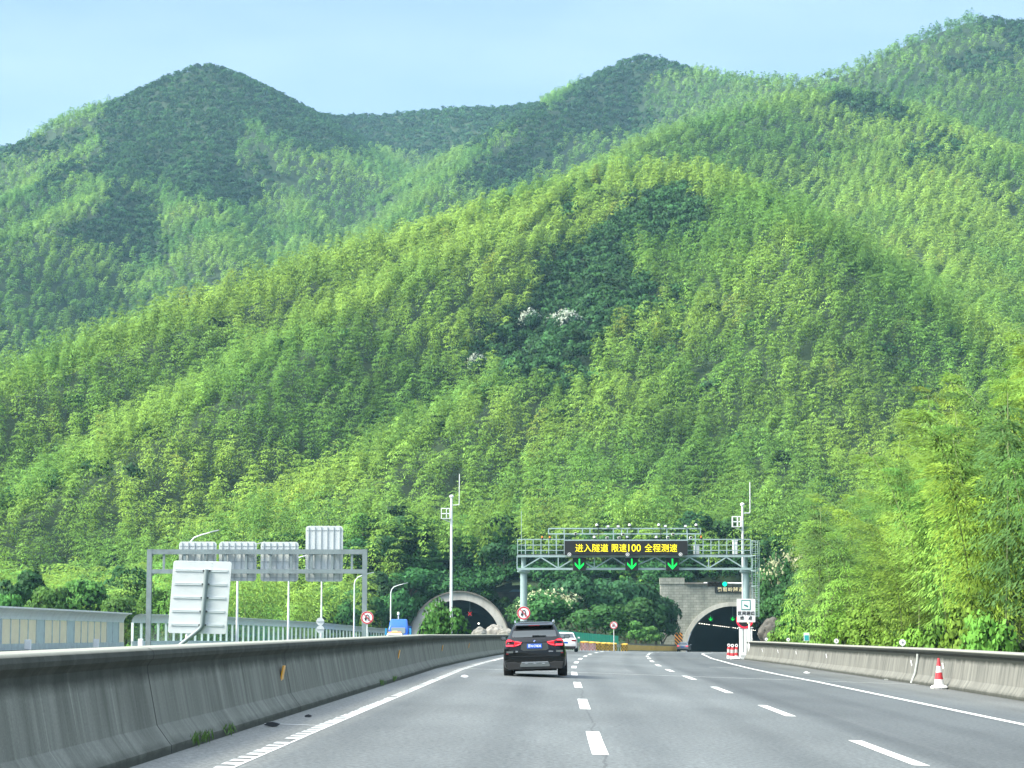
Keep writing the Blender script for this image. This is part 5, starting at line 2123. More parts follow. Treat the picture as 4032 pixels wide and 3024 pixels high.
for s_ in (-1, 1):
    MB().tube([(s_ * .575, .62, 1.63), (s_ * .585, .75, 1.695), (s_ * .60, 2.1, 1.71), (s_ * .61, 2.35, 1.63)], .022, 8).build('roof_rail', M_CHROME, sv, True)
    # tail lights: outer block on the flank, slimmer lobe on the tailgate
    tl_ = MB()
    out = [(s_ * .55, 1.005), (s_ * .60, 1.09), (s_ * .72, 1.135), (s_ * .80, 1.15), (s_ * .862, 1.09), (s_ * .875, .93), (s_ * .62, .915)]
    vs = []
    for (x, z) in out:
        y_ = -.012 + max(0, (abs(x) - .66)) * .55 + max(0, z - 1.02) * .25
        vs.append((x, y_, z))
    n_ = len(vs)
    vs2 = [(v[0] * .985, v[1] + .14, v[2]) for v in vs]
    tl_.add(vs + vs2, [tuple(range(n_))[::-s_]] + [(i, (i + 1) % n_, n_ + (i + 1) % n_, n_ + i) for i in range(n_)])
    t1 = tl_.build('tail_light', M_TAIL, sv)
    mb = MB()
    for (xa, xb, za, zb2) in ((.64, .86, .935, .985), (.68, .84, 1.085, 1.125)):
        mb.box(s_ * (xa + xb) / 2, .035, (za + zb2) / 2, xb - xa, .16, zb2 - za)
    mb.build('light_bar', M_TAILB, t1)
    inn = [(s_ * .372, 1.055), (s_ * .60, 1.09), (s_ * .60, .925), (s_ * .50, .95), (s_ * .42, .985)]
    t2_ = MB()
    vs = [(x, -.020, z) for x, z in inn]
    n_ = len(vs)
    t2_.add(vs + [(v[0], .08, v[2]) for v in vs], [tuple(range(n_))[::s_]] + [(i, (i + 1) % n_, n_ + (i + 1) % n_, n_ + i) for i in range(n_)])
    t2o = t2_.build('tail_light', M_TAIL, sv)
    mb = MB()
    mb.tube([(s_ * .59, -.022, 1.075), (s_ * .40, -.022, 1.045), (s_ * .43, -.022, 1.005), (s_ * .52, -.022, .965), (s_ * .59, -.022, .955)], .011, 6)
    mb.build('light_bar', M_TAILB, t2o)
    MB().box(s_ * .76, .055, .715, .20, .1, .035).build('reflector', M_TAILD, sv)
    MB().box(s_ * .75, .045, .765, .20, .1, .055).build('bumper_corner', mat('dark_grey_paint', (.10, .115, .11), .3, coat=.5), sv)
    mb = MB()
    mb.prism([(s_ * .50, .30), (s_ * .69, .30), (s_ * .70, .37), (s_ * .66, .41), (s_ * .54, .41), (s_ * .50, .37)][::s_], .005, .2)
    ex = mb.build('exhaust', M_CHROME, sv)
    MB().prism([(s_ * .515, .315), (s_ * .675, .315), (s_ * .685, .365), (s_ * .65, .395), (s_ * .55, .395), (s_ * .515, .365)][::s_], -.002, .01).build('tailpipe', M_TYRE, ex)
    # mirrors
    mb = MB()
    loft(mb, [[(s_ * .90, 2.62, 1.12), (s_ * 1.06, 2.62, 1.11), (s_ * 1.09, 2.62, 1.17), (s_ * 1.06, 2.62, 1.25), (s_ * .92, 2.62, 1.23)], [(s_ * .91, 2.80, 1.14), (s_ * 1.03, 2.80, 1.13), (s_ * 1.05, 2.80, 1.17), (s_ * 1.02, 2.80, 1.22), (s_ * .93, 2.80, 1.21)]])
    mb.box(s_ * .88, 2.7, 1.13, .12, .08, .04)
    mr = mb.build('mirror', M_BLACK, sv)
    MB().prism([(s_ * .92, 1.135), (s_ * 1.05, 1.125), (s_ * 1.07, 1.17), (s_ * 1.05, 1.235), (s_ * .93, 1.22)][::s_], 2.612, 2.619).build('mirror_glass', mat('mirror_glass', (.30, .34, .35), .05, .8), mr)
    wheel(sv, s_ * .82, .92, .365, .29)
    wheel(sv, s_ * .82, 3.78, .365, .27)
# tailgate creases and plate recess
MB().prism([(-.42, .84), (-.34, .795), (.34, .795), (.42, .84), (.40, 1.02), (-.40, 1.02)], -.008, .06).build('plate_recess', mat('recess_grey', (.045, .05, .048), .35, coat=.4), sv)
nb = MB().prism(rrect(-.225, .862, .225, 1.0, .012), -.024, .0).build('number_plate', M_PLATE, sv)
mbt = MB().text('苏N·CV636', .105, 0, .93, -.027, .006, sx=.78, bold=.002)
mbt.build('lettering', M_PLW, nb, fix=False)
em = MB().disc((0, 1.085), .042, -.012, .02, 24).build('emblem', M_PLW, sv)
MB().disc((0, 1.085), .043, -.016, -.010, 24, .030).build('emblem_ring', M_GTOP, em)
mb = MB()
for a0 in (90, 270):
    mb.prism([(0, 1.085)] + [(.029 * math.cos(R(a0 + 90 * k / 6)), 1.085 + .029 * math.sin(R(a0 + 90 * k / 6))) for k in range(7)], -.0155, -.010)
mb.build('emblem_quarters', M_PLATE, em)
MB().text('X3', .06, -.545, .775, -.004, .012, bold=.003).build('badge', M_CHROME, sv, fix=False)
MB().text('xDrive', .048, .49, .765, -.004, .012, bold=.002).build('badge', M_CHROME, sv, fix=False)
MB().prism([(-.70, .60), (.70, .60), (.78, .635), (-.78, .635)], -.035, .05).build('bumper_edge', M_BLACK, sv, bevel=.012)
MB().prism([(-.82, .24), (.82, .24), (.86, .45), (.60, .47), (.50, .44), (-.50, .44), (-.60, .47), (-.86, .45)], -.012, .3).build('lower_bumper', M_CLAD, sv, bevel=.01)
MB().prism([(-.44, .31), (.44, .31), (.45, .36), (.40, .455), (-.40, .455), (-.45, .36)], -.03, .02).build('skid_plate', mat('skid_grey', (.16, .18, .175), .4, .5), sv, bevel=.008)
MB().box(0, -.032, .45, .80, .02, .022).build('skid_trim', M_CHROME, sv)
mb = MB()
for x in (-.26, 0, .26):
    mb.box(x, -.034, .405, .09, .012, .022)
mb.build('skid_slots', M_CHROME, sv)
MB().beam((0, cab_y(1.235) - .03, 1.235), (.36, cab_y(1.225) - .025, 1.235), .02).build('wiper', M_GTOP, sv)
MB().box(.04, cab_y(1.235) - .03, 1.235, .2, .03, .035).build('wiper_base', M_GTOP, sv)
mb = MB()
mb.add([(0, 1.05, 1.66), (0, .88, 1.66), (.0, .87, 1.72), (.02, 1.0, 1.67), (-.02, 1.0, 1.67)], [(0, 3, 2), (0, 2, 4), (3, 1, 2), (4, 2, 1)])
mb.build('aerial_fin', M_BLACK, sv)
MB().box(-.28, 1.5, 1.685, .48, .5, .025).build('sunroof', M_GLASS, sv, bevel=.01)
MB().box(0, 2.4, .24, 1.3, 4.0, .12).build('underbody', M_TYRE, sv)


def sedan(name, label, X, Y, m_, rz, rear=True, h=1.46, w_=.91, lights=True):
    k = thing(name, label, 'car', (X, Y, road_z(X, Y + 1)))
    k.rotation_euler = (0, R(1.2), rz)
    lower_body([(0, .76, .30, .93), (.04, .84, .27, .97), (.15, .89, .24, 1.0), (.6, w_, .22, 1.02), (1.5, w_, .20, 1.0), (3.0, w_, .20, .98), (3.8, .90, .22, .90), (4.4, .84, .25, .78), (4.6, .66, .30, .70)]).build('body', m_, k, True)
    lv = [(.96, .42, 3.7, .80, .2), (1.04, .60, 3.45, .76, .2), (1.2, .85, 3.1, .68, .2), (1.33, 1.05, 2.75, .62, .2), (1.40, 1.22, 2.5, .56, .2), (h - .02, 1.5, 2.2, .42, .15)]
    cabin(lv).build('cabin', m_, k, True)
    cy_ = lambda z: np.interp(z, [l_[0] for l_ in lv], [l_[1] for l_ in lv])
    mb = MB()
    mb.add([(-.66, cy_(1.03) - .015, 1.03), (.66, cy_(1.03) - .015, 1.03), (.52, cy_(1.34) - .015, 1.34), (-.52, cy_(1.34) - .015, 1.34)], [(0, 1, 2, 3)])
    mb.build('rear_window', M_GLASS, k)
    for s_ in (-1, 1):
        mb = MB()
        mb.add([(s_ * .775, 1.0, 1.02), (s_ * .775, 3.2, 1.02), (s_ * .625, 2.6, 1.34), (s_ * .64, 1.35, 1.34)], [(0, 1, 2, 3)[::s_]])
        mb.build('side_window', M_GLASS, k)
        MB().prism([(s_ * .45, .78), (s_ * .80, .76), (s_ * .84, .90), (s_ * .50, .90)][::s_], -.002, .16).build('tail_light', M_TAILD if lights else M_TAILB, k)
        MB().box(s_ * .95, 2.75, 1.03, .18, .1, .12).build('mirror', m_, k, bevel=.03)
        wheel(k, s_ * .79, .95, .33, .22)
        wheel(k, s_ * .79, 3.6, .33, .22)
    MB().prism([(-.22, .62), (.22, .62), (.22, .75), (-.22, .75)], -.012, .1).build('number_plate', M_PLATE, k)
    MB().prism([(-.78, .24), (.78, .24), (.80, .42), (-.80, .42)], -.01, .2).build('lower_bumper', M_CLAD, k)
    MB().box(0, 2.2, .22, 1.2, 3.6, .1).build('underbody', M_TYRE, k)
    return k


Xw = 2236 / 1.0
pw = at(2240, 2500, 164)
sedan('sedan', 'white sedan partly hidden behind the right side of the black car', pw.x - .32, 163.5, M_WPAINT, R(-3))
pg_ = at(2685, 2550, 327)
sedan('sedan', 'small dark silver sedan entering the tunnel beside the striped hazard board', pg_.x, 326, M_SILV, R(-10), lights=False)

# --- blue truck and white escort van on the far carriageway, facing the camera
M_BLUE = mat('truck_blue', (.004, .10, .55), .35, coat=.4, noise=.08, scale=1)
pt_ = at(1568, 2475, 258)
zt_ = lz(258) - .15
tk = thing('truck', 'bright blue lorry cab with grey windscreen beside the left tunnel', 'truck', (pt_.x, 258, zt_))
lower_body([(0, 1.15, .5, 2.2), (.06, 1.2, .45, 2.3), (.9, 1.22, .45, 2.4), (2.0, 1.22, .45, 2.4)]).build('cab', M_BLUE, tk, True)
cabin([(2.2, .02, 2.0, 1.16, .12), (2.9, .10, 2.0, 1.13, .15), (3.1, .25, 2.0, 1.08, .2), (3.75, .65, 2.0, 1.0, .25), (3.9, .95, 1.95, .9, .25)]).build('roof_fairing', M_BLUE, tk, True)
MB().prism(rrect(-.82, 2.25, .82, 2.95, .1), -.02, .06).build('windscreen', mat('windscreen_grey', (.28, .34, .36), .1, coat=.5), tk)
MB().prism(rrect(-.8, 1.1, .8, 1.9, .05), -.03, .05).build('grille', M_CLAD, tk)
MB().prism(rrect(-1.15, .45, 1.15, .85, .05), -.1, .1).build('bumper', M_BLUE, tk, bevel=.02)
for s_ in (-1, 1):
    MB().prism(rrect(s_ * .92 - .16, .9, s_ * .92 + .16, 1.1, .04), -.06, .05).build('headlight', M_DISC, tk)
    mb = MB().box(s_ * 1.42, .0, 2.45, .22, .12, .75)
    mb.beam((s_ * 1.2, .1, 2.8), (s_ * 1.42, .02, 2.75), .05)
    mb.build('mirror', mat('mirror_cyan', (.03, .28, .55), .4), tk, bevel=.03)
    wheel(tk, s_ * 1.05, 1.2, .5, .3)
    wheel(tk, s_ * 1.05, 6.2, .5, .35)
MB().box(0, 5.2, 2.0, 2.4, 6.0, 2.2).build('cargo_bed', M_BLUE, tk, bevel=.03)
MB().box(0, 4.5, .75, .9, 7.5, .3).build('chassis', M_CLAD, tk)
MB().tube([(-.05, 1.2, 3.85), (-.05, 1.2, 4.45)], .06, 8).build('beacon_pole', M_LPOST, tk, True)
MB().lathe([(.14, 0), (.16, .1), (.12, .3), (.03, .34)], (-.05, 1.2, 4.4), 12).build('beacon', M_DISC, tk, True)
pe_ = at(1551, 2490, 222)
ev = thing('van', 'white van with orange roof light bar in front of the blue lorry', 'van', (pe_.x, 222, lz(222) - .15))
lower_body([(0, .7, .3, .85), (.1, .82, .25, 1.0), (.9, .86, .22, 1.1), (2.5, .86, .22, 1.2), (4.2, .86, .25, 1.2)]).build('body', M_WPAINT, ev, True)
cabin([(1.05, .6, 4.2, .84, .1), (1.5, .95, 4.2, .80, .12), (1.85, 1.25, 4.15, .76, .15), (1.97, 1.5, 4.0, .68, .15)]).build('cabin', M_WPAINT, ev, True)
MB().add([(-.7, .70, 1.12), (.7, .70, 1.12), (.64, 1.16, 1.80), (-.64, 1.16, 1.80)], [(0, 1, 2, 3)]).build('windscreen', M_GLASS, ev)
lb = MB().box(0, 1.7, 2.03, 1.35, .3, .12).build('light_bar', mat('orange_lens', (.85, .28, .05), .35), ev, bevel=.04)
MB().box(0, 1.7, 2.13, .5, .2, .09).build('lamp', mat('pale_yellow', (.85, .75, .35), .4), lb, bevel=.02)
for s_ in (-1, 1):
    MB().prism(rrect(s_ * .6 - .14, .7, s_ * .6 + .14, .86, .04), -.005, .1).build('headlight', M_DISC, ev)
    wheel(ev, s_ * .74, .9, .31, .2)
    wheel(ev, s_ * .74, 3.4, .31, .2)

# lit headlamp glow inside the left tunnel
p = at(1885, 2455, 420)
o = MB().lathe([(.02, 0), (.14, .05), (.16, .16), (.02, .26)], (0, 0, -.13), 12).build('tunnel_lamp', M_LAMP, None, True)
o.location = p
tag(o, 'single bright lamp deep inside the left tunnel', 'lamp')

# ------------------------------------------------------------------ trees, bamboo and shrubs one can tell apart
g6 = np.random.default_rng(66)


def unit_bamboo(seed, h, r, K, L, W, col, culms=2, t0=.22, spread=.6, bend=.13):
    g = np.random.default_rng(seed)
    pos = np.zeros((culms, 3))
    pos[:, :2] = g.normal(0, spread, (culms, 2))
    hs = h * g.uniform(.7, 1.08, culms)
    ln = g.normal(0, bend, (culms, 2)) + np.array([-.3, -.4]) * (bend - .12)
    cc = np.array([col]) * (1 + g.normal(0, .1, (culms, 1)))
    V, Q, C, N_ = gen_bamboo(pos, hs, r * g.uniform(.85, 1.1, culms), ln, np.full(culms, K), np.full(culms, L), np.full(culms, W), cc, g, t0, .13)
    me = mesh_np('mesh_only', V, Q, M_BAMBOO, C, nor=N_)
    mb = MB()
    for i in range(culms):
        pts = [(pos[i, 0] + ln[i, 0] * t ** 2.2 * hs[i], pos[i, 1] + ln[i, 1] * t ** 2.2 * hs[i], hs[i] * t - (.4 if t == 0 else 0)) for t in (0, .25, .5, .75, .95)]
        mb.tube(pts, [.035, .032, .028, .02, .01], 5, False)
    return me, mb


def unit_broad(seed, h, r, K, L, col, m=11, low=.35, zc=None, flat=.75, jit=.18):
    g = np.random.default_rng(seed)
    V, Q, C, N_ = gen_broad(np.zeros((1, 3)), np.array([h]), np.array([r]), np.array([K]), np.array([L]), np.array([col]), g, m, jit, flat, low)
    if zc is not None:           # shrubs: crown reaching down to the ground
        V[:, 2] = (V[:, 2] - h * .6) * (zc[1] / .36) + h * zc[0]
    me = mesh_np('mesh_only', V, Q, M_BROAD, C, nor=N_)
    mb = MB()
    mb.tube([(0, 0, -.5), (.05, .02, h * .3), (-.05, .05, h * .62)], [.03 * h, .022 * h, .012 * h], 7, False)
    for k in range(5):
        a = 6.28 * k / 5 + g.random()
        mb.tube([(0, 0, h * (.25 + .05 * k)), (r * .55 * math.cos(a), r * .55 * math.sin(a), h * (.55 + .06 * g.random()))], [.011 * h, .004 * h], 5, False)
    return me, mb


def proto_plant(name, me, mb, wood_mat, crown='crown', stem='trunk'):
    me.name = crown
    o = bpy.data.objects.new(name, None)
    c = bpy.data.objects.new(crown, me)
    c.parent = o
    s_ = mb.build(stem, wood_mat, None, True)
    COL.objects.unlink(s_)
    s_.parent = o
    return o, c, s_


def put(pr_, loc, rz, sc, label, cat, group=None, rx=0, ry=0):
    """a plant of its own: copies the proto and each of its parts"""
    o, c, s_ = pr_
    n_ = o.copy()
    COL.objects.link(n_)
    n_.location = loc
    n_.rotation_euler = (rx, ry, rz)
    n_.scale = sc
    tag(n_, label, cat, group)
    for q in (c, s_):
        k = q.copy()
        COL.objects.link(k)
        k.parent = n_
    return n_


# --- roadside bamboo on the cutting slope to the right
YG1, YG2, YG3 = (.250, .375, .050), (.19, .33, .055), (.13, .27, .055)
YG4 = (.085, .17, .045)
BK = [proto_plant('bamboo', *unit_bamboo(100 + k, 10.5, 1.75, 2900, .27, .062, (YG1, YG2, YG1, YG2, YG3, YG4)[k], 5, .16, 1.5, .24), M_CULM, 'foliage', 'culms') for k in range(6)]
cnt = 0
BZ = [(3950, 'bright yellow-green bamboo high on the roadside slope at the right edge of the photo'), (3560, 'bright yellow-green bamboo on the roadside slope behind the red and white cone'),
      (3330, 'yellow-green bamboo on the roadside slope behind the two largest round markers'), (0, 'mid-green bamboo on the roadside slope between the caged ladder and the round markers')]
gg = np.random.default_rng(9)
for y in np.arange(62, 332, 5.2):
    x0 = lx(y) + (br_off(y) if y < 150 else re_off(y) + 1.5) + np.interp(y, [60, 100, 140], [6, 5, 3.2])
    x1 = .245 * y + 4
    x = x0
    while x < x1 and cnt < 148:
        X, Y = x + gg.uniform(-1.2, 1.2), y + gg.uniform(-2, 2)
        if Y > 232 and X > x0 + 14:
            break
        if abs(X - TUN_R[0]) < 12 and Y > 300:
            x += 4
            continue
        zz = float(ground(X, Y))
        px_, py_ = project(np.array([[X, Y, zz + 7]]))
        if px_[0] < (3215 if Y < 150 else 3330) or gg.random() < .03:
            x += 3.5
            continue
        lab = next(l_ for (q, l_) in BZ if px_[0] > q)
        k = gg.integers(0, 6) if px_[0] > 3420 else gg.integers(3, 6)
        s_ = gg.uniform(.62, 1.1)
        put(BK[k], (X, Y, zz - .2), gg.uniform(0, 6.28), (s_, s_, s_ * gg.uniform(.9, 1.1)), lab, 'bamboo', 'bamboo on the right roadside slope', gg.normal(0, .06), gg.normal(-.05, .07))
        cnt += 1
        x += gg.uniform(2.9, 4.3)
print('bank bamboo', cnt)
# --- nearest bamboo of the mountain slope
HB = [proto_plant('bamboo', *unit_bamboo(200 + k, 10.5, 2.5, 760, .44, .13, tuple(c * s_ for c in ((.18, .35, .065), (.23, .40, .07), (.15, .31, .065))[k % 3]), 1, .36, .1), M_CULM, 'foliage', 'culm') for k, s_ in enumerate((1, .9, 1.05, 1.1, 1, .95))]
ZN = [(3150, 'green bamboo of the lower mountain slope beyond the roadside trees on the right'), (2700, 'green bamboo of the lower slope just above the stone tunnel portal'), (2150, 'green bamboo of the lower slope above the message board gantry'),
      (1880, 'green bamboo of the lower slope right of the white mast with the bush'), (1500, 'green bamboo of the lower slope above the left tunnel arch'), (1000, 'green bamboo behind the tall sign back and the right half of the sign gantry'),
      (560, 'green bamboo behind the left half of the sign gantry'), (-999, 'green bamboo behind the cream sound barrier at the left edge')]
for (x, y, z), px_ in zip(NEAR_B, NEAR_PX):
    s_ = gg.uniform(.75, 1.15)
    lab = next(l_ for (q, l_) in ZN if px_ > q)
    put(HB[gg.integers(0, 6)], (x, y, z - .3), gg.uniform(0, 6.28), (s_, s_, s_), lab, 'bamboo', 'nearest bamboo of the mountain slope', gg.normal(0, .05), gg.normal(0, .05))

# --- broadleaf trees
DK, MD, LT = (.030, .095, .030), (.045, .135, .036), (.085, .215, .045)
BL = {'dark': [proto_plant('broadleaf_tree', *unit_broad(300 + k, 9, 3.6, 2300, .52, DK, 13, .2), M_BARK) for k in range(3)],
      'mid': [proto_plant('broadleaf_tree', *unit_broad(310 + k, 9, 3.6, 2300, .50, MD, 13, .2), M_BARK) for k in range(3)],
      'light': [proto_plant('broadleaf_tree', *unit_broad(320 + k, 9, 3.6, 2100, .48, LT, 12, .2), M_BARK) for k in range(2)],
      'bush': [proto_plant('shrub', *unit_broad(330 + k, 3, 1.6, 1500, .22, c_, 14, -.2, (.47, .43), 1.0), M_BARK, 'foliage', 'stems') for k, c_ in enumerate(((.06, .165, .03), (.12, .27, .04), (.16, .31, .04), (.05, .14, .035)))]}


def blossom(seed, h, r, K, L):
    g = np.random.default_rng(seed)
    V, Q, C, N_ = gen_broad(np.zeros((1, 3)), np.array([h]), np.array([r * 1.03]), np.array([K]), np.array([L]), np.array([[.42, .46, .27]]), g, 13, .2, .75, .75)
    me = mesh_np('mesh_only', V, Q, M_BROAD, C, nor=N_)
    me.name = 'blossom'
    return me


BLO = [blossom(301 + k, 9.1, 3.7, 420, .36) for k in range(2)]


def tree(px, ytop, Y, wpx, kind, label, group, flower=0.0, name=None):
    X = (px - 2016) / F * Y * 1.0
    zg = float(ground(X, Y))
    h = at(px, ytop, Y).z - zg
    r = wpx * Y / F / 2
    v = BL[kind]
    h0, r0 = (3, 1.6) if kind == 'bush' else (9, 3.6)
    k = int(px) % len(v)
    n_ = put(v[k], (X, Y, zg), (px * 1.7) % 6.28, (r / r0 * 1.04, r / r0 * 1.04, h / (h0 * .98)), label, 'shrub' if kind == 'bush' else 'tree', group)
    if flower:
        b_ = bpy.data.objects.new('blossom', BLO[int(px) % 2])
        COL.objects.link(b_)
        b_.parent = n_
    return n_


GC, GL, GW = 'broadleaf trees between the two tunnels', 'broadleaf trees around the left tunnel', 'trees behind the sound barriers'
tree(1985, 2130, 352, 190, 'dark', 'dark broadleaf tree on the right shoulder of the left tunnel arch', GC)
tree(2090, 2105, 366, 220, 'mid', 'tall leafy tree left of the gantry antenna rod', GC)
tree(2080, 2330, 300, 190, 'mid', 'leafy tree standing at the left gantry post behind the rock pile', GC)
tree(2180, 2312, 282, 240, 'mid', 'tree covered in pale cream blossom right of the left gantry post', GC, 1)
tree(2110, 2345, 292, 170, 'mid', 'smaller cream-blossomed tree directly behind the left gantry post', GC, 1)
tree(2270, 2250, 318, 230, 'dark', 'dark broadleaf tree under the left arrow signal', GC)
tree(2340, 2370, 278, 230, 'mid', 'broad leafy tree behind the green screen fence', GC)
tree(2420, 2262, 322, 240, 'dark', 'dark broadleaf tree under the middle arrow signal', GC)
tree(2520, 2285, 330, 220, 'dark', 'dark drooping tree left of the stone portal, upper one', GC)
tree(2580, 2340, 333, 180, 'dark', 'dark drooping tree overhanging the left edge of the stone portal', GC)
tree(2500, 2350, 318, 200, 'mid', 'leafy tree above the pale green bush by the portal', GC)
tree(2470, 2440, 292, 150, 'light', 'light green bushy tree behind the small round road sign', GC)
tree(2540, 2462, 308, 130, 'light', 'light green bushy tree next to the ochre guard wall', GC)
tree(2600, 2420, 332, 140, 'dark', 'low dark tree at the foot of the stone portal', GC)
tree(2650, 2080, 385, 260, 'dark', 'big dark round-crowned tree on the slope above the message board', GC)
tree(2560, 2180, 372, 220, 'dark', 'dark tree on the slope behind the message board', GC)
tree(2790, 2175, 368, 220, 'mid', 'leafy tree above the name board of the stone portal', GC)
tree(2700, 2225, 362, 170, 'dark', 'dark tree on top of the stone portal, left part', GC)
tree(2860, 2215, 362, 170, 'dark', 'dark tree on top of the stone portal, right part', GC)
tree(1880, 2215, 366, 190, 'dark', 'dark tree above the crown of the left tunnel arch, right one', GL)
tree(1790, 2205, 370, 190, 'dark', 'dark tree above the crown of the left tunnel arch, middle one', GL)
tree(1700, 2190, 362, 190, 'dark', 'dark tree above the left haunch of the left tunnel arch', GL)
tree(1620, 2225, 350, 190, 'mid', 'leafy tree left of the left tunnel arch behind the lorry', GL)
tree(1560, 2310, 335, 150, 'mid', 'lower leafy tree between the blue lorry and the street lamp', GL)
tree(1500, 2235, 345, 180, 'dark', 'dark tree behind the street lamp beside the left tunnel', GL)
tree(1430, 2300, 330, 170, 'mid', 'leafy tree behind the round sign by the gantry post', GL)
tree(1600, 2420, 352, 110, 'mid', 'low leafy tree touching the left rim of the left tunnel', GL)
for (px, yt, Y, wpx, kd, lab) in ((90, 2225, 215, 220, 'dark', 'dark tree behind the cream sound barrier near the left edge'), (330, 2270, 225, 210, 'light', 'light yellow-green tree behind the cream sound barrier'),
                                 (505, 2215, 240, 190, 'dark', 'dark tree behind the left post of the sign gantry'), (620, 2310, 235, 150, 'light', 'light green tree between the gantry post and the leaning sign'),
                                 (200, 2300, 205, 170, 'light', 'pale green tree low behind the cream sound barrier'), (480, 2340, 215, 150, 'light', 'bright shrubby tree at the gap of the sound barrier'),
                                 (980, 2330, 290, 150, 'light', 'light green tree below the second sign back'), (1080, 2310, 300, 150, 'light', 'light green tree below the third sign back'),
                                 (1190, 2330, 305, 150, 'mid', 'leafy tree below the gap left of the tallest sign back'), (1290, 2300, 312, 170, 'mid', 'leafy tree below the tallest sign back'),
                                 (1360, 2370, 300, 130, 'mid', 'low leafy tree left of the gantry right post'), (30, 2330, 190, 150, 'light', 'light green tree at the far left edge behind the wall'),
                                 (760, 2330, 262, 180, 'mid', 'leafy tree hidden behind the leaning sign back'), (890, 2350, 275, 150, 'mid', 'leafy tree right of the leaning sign back')):
    tree(px, yt, Y, wpx, kd, lab, GW)
BW = 'band of woods on the steep slope above the two tunnels'
g8 = random.Random(5)
for row, Y0 in enumerate((356, 366, 378)):
    for px in range(1380, 3010, 78):
        Yt = Y0 + g8.uniform(-3, 4)
        X_ = (px - 2016) / F * Yt
        if Yt < 363 and (abs(X_ - TUN_R[0]) < 10 or abs(X_ - TUN_L[0]) < 9):
            continue
        zt = float(ground(X_, Yt)) + g8.uniform(5.5, 8.5)
        _, yt = project(np.array([[X_, Yt, zt]]))
        if row > 0 and g8.random() < .55:
            s_ = g8.uniform(.8, 1.1)
            put(HB[g8.randrange(6)], (X_, Yt, zt - 7.5), g8.uniform(0, 6), (s_, s_, s_), 'light bamboo mixed into the band of woods directly above the tunnels', 'bamboo', 'bamboo in the band of woods above the tunnels')
            continue
        tree(px + g8.uniform(-25, 25), float(yt[0]), Yt, g8.uniform(125, 185), g8.choice(['dark', 'mid', 'mid']), 'dark tree in the band of woods on the steep slope directly above the tunnels', BW)
tree(1760, 2372, 172, 186, 'bush', 'round green bush in the median in front of the left tunnel', None)
GR = 'trees beside the caged ladder'
tree(3060, 2190, 232, 170, 'mid', 'pale-flowered leafy tree right of the gantry ladder top', GR, 1)
tree(3150, 2130, 240, 190, 'mid', 'pale-flowered tree higher up the slope right of the gantry', GR, 1)
tree(3090, 2300, 205, 190, 'mid', 'leafy green tree right of the caged ladder', GR)
tree(3190, 2330, 190, 180, 'mid', 'leafy green tree above the grey rock face', GR)
tree(3035, 2165, 238, 140, 'mid', 'leafy tree just right of the gantry end railing', GR)
tree(3120, 2235, 222, 170, 'dark', 'dark leafy tree behind the caged ladder, upper right', GR)
tree(3200, 2240, 212, 170, 'mid', 'leafy tree left of the mid-green roadside bamboo', GR)
tree(3250, 2380, 170, 170, 'mid', 'low leafy tree behind the third round marker', GR)
tree(3010, 2340, 225, 120, 'dark', 'dark tree behind the caged ladder foot', GR)
# shrubs along the foot of the slope behind the right barrier
SH = [(4010, 2470, 66, 230, 3, 'dark green leafy shrub behind the right barrier at the right edge of the photo'), (3890, 2400, 76, 240, 1, 'green shrub behind the right barrier right of the cone'), (3760, 2390, 80, 230, 2, 'yellow-green shrub behind the right barrier above the cone'),
      (3630, 2430, 84, 190, 1, 'green shrub behind the right barrier left of the cone'), (3540, 2470, 92, 170, 2, 'low yellow-green shrub right of the largest round marker'), (3430, 2480, 100, 150, 2, 'low yellow-green shrub left of the largest round marker'),
      (3330, 2390, 112, 210, 2, 'large bright yellow-green shrub between the two largest round markers'), (3240, 2410, 122, 190, 2, 'bright yellow-green shrub behind the second round marker'), (3160, 2440, 132, 150, 1, 'green shrub right of the third round marker'),
      (3090, 2470, 150, 120, 1, 'small green shrub left of the third round marker'), (3020, 2480, 165, 100, 1, 'small green shrub below the grey rock face'), (3130, 2390, 150, 160, 0, 'deep green shrub beside the grey rock face')]
for (px, yt, Y, wpx, vi, lab) in SH:
    r = wpx * Y / F / 2
    X = max((px - 2016) / F * Y, lx(Y) + (br_off(Y) if Y < 150 else re_off(Y)) + .5 + r * 1.35)
    zg = float(ground(X, Y))
    zg = max(zg, road_z(X, Y) - .6)
    h = at(px, yt, Y).z - zg
    r = wpx * Y / F / 2
    put(BL['bush'][vi], (X, Y, zg - .1), px % 6.0, (r / 1.6, r / 1.6, h / 2.9), lab, 'shrub', 'shrubs behind the right barrier')

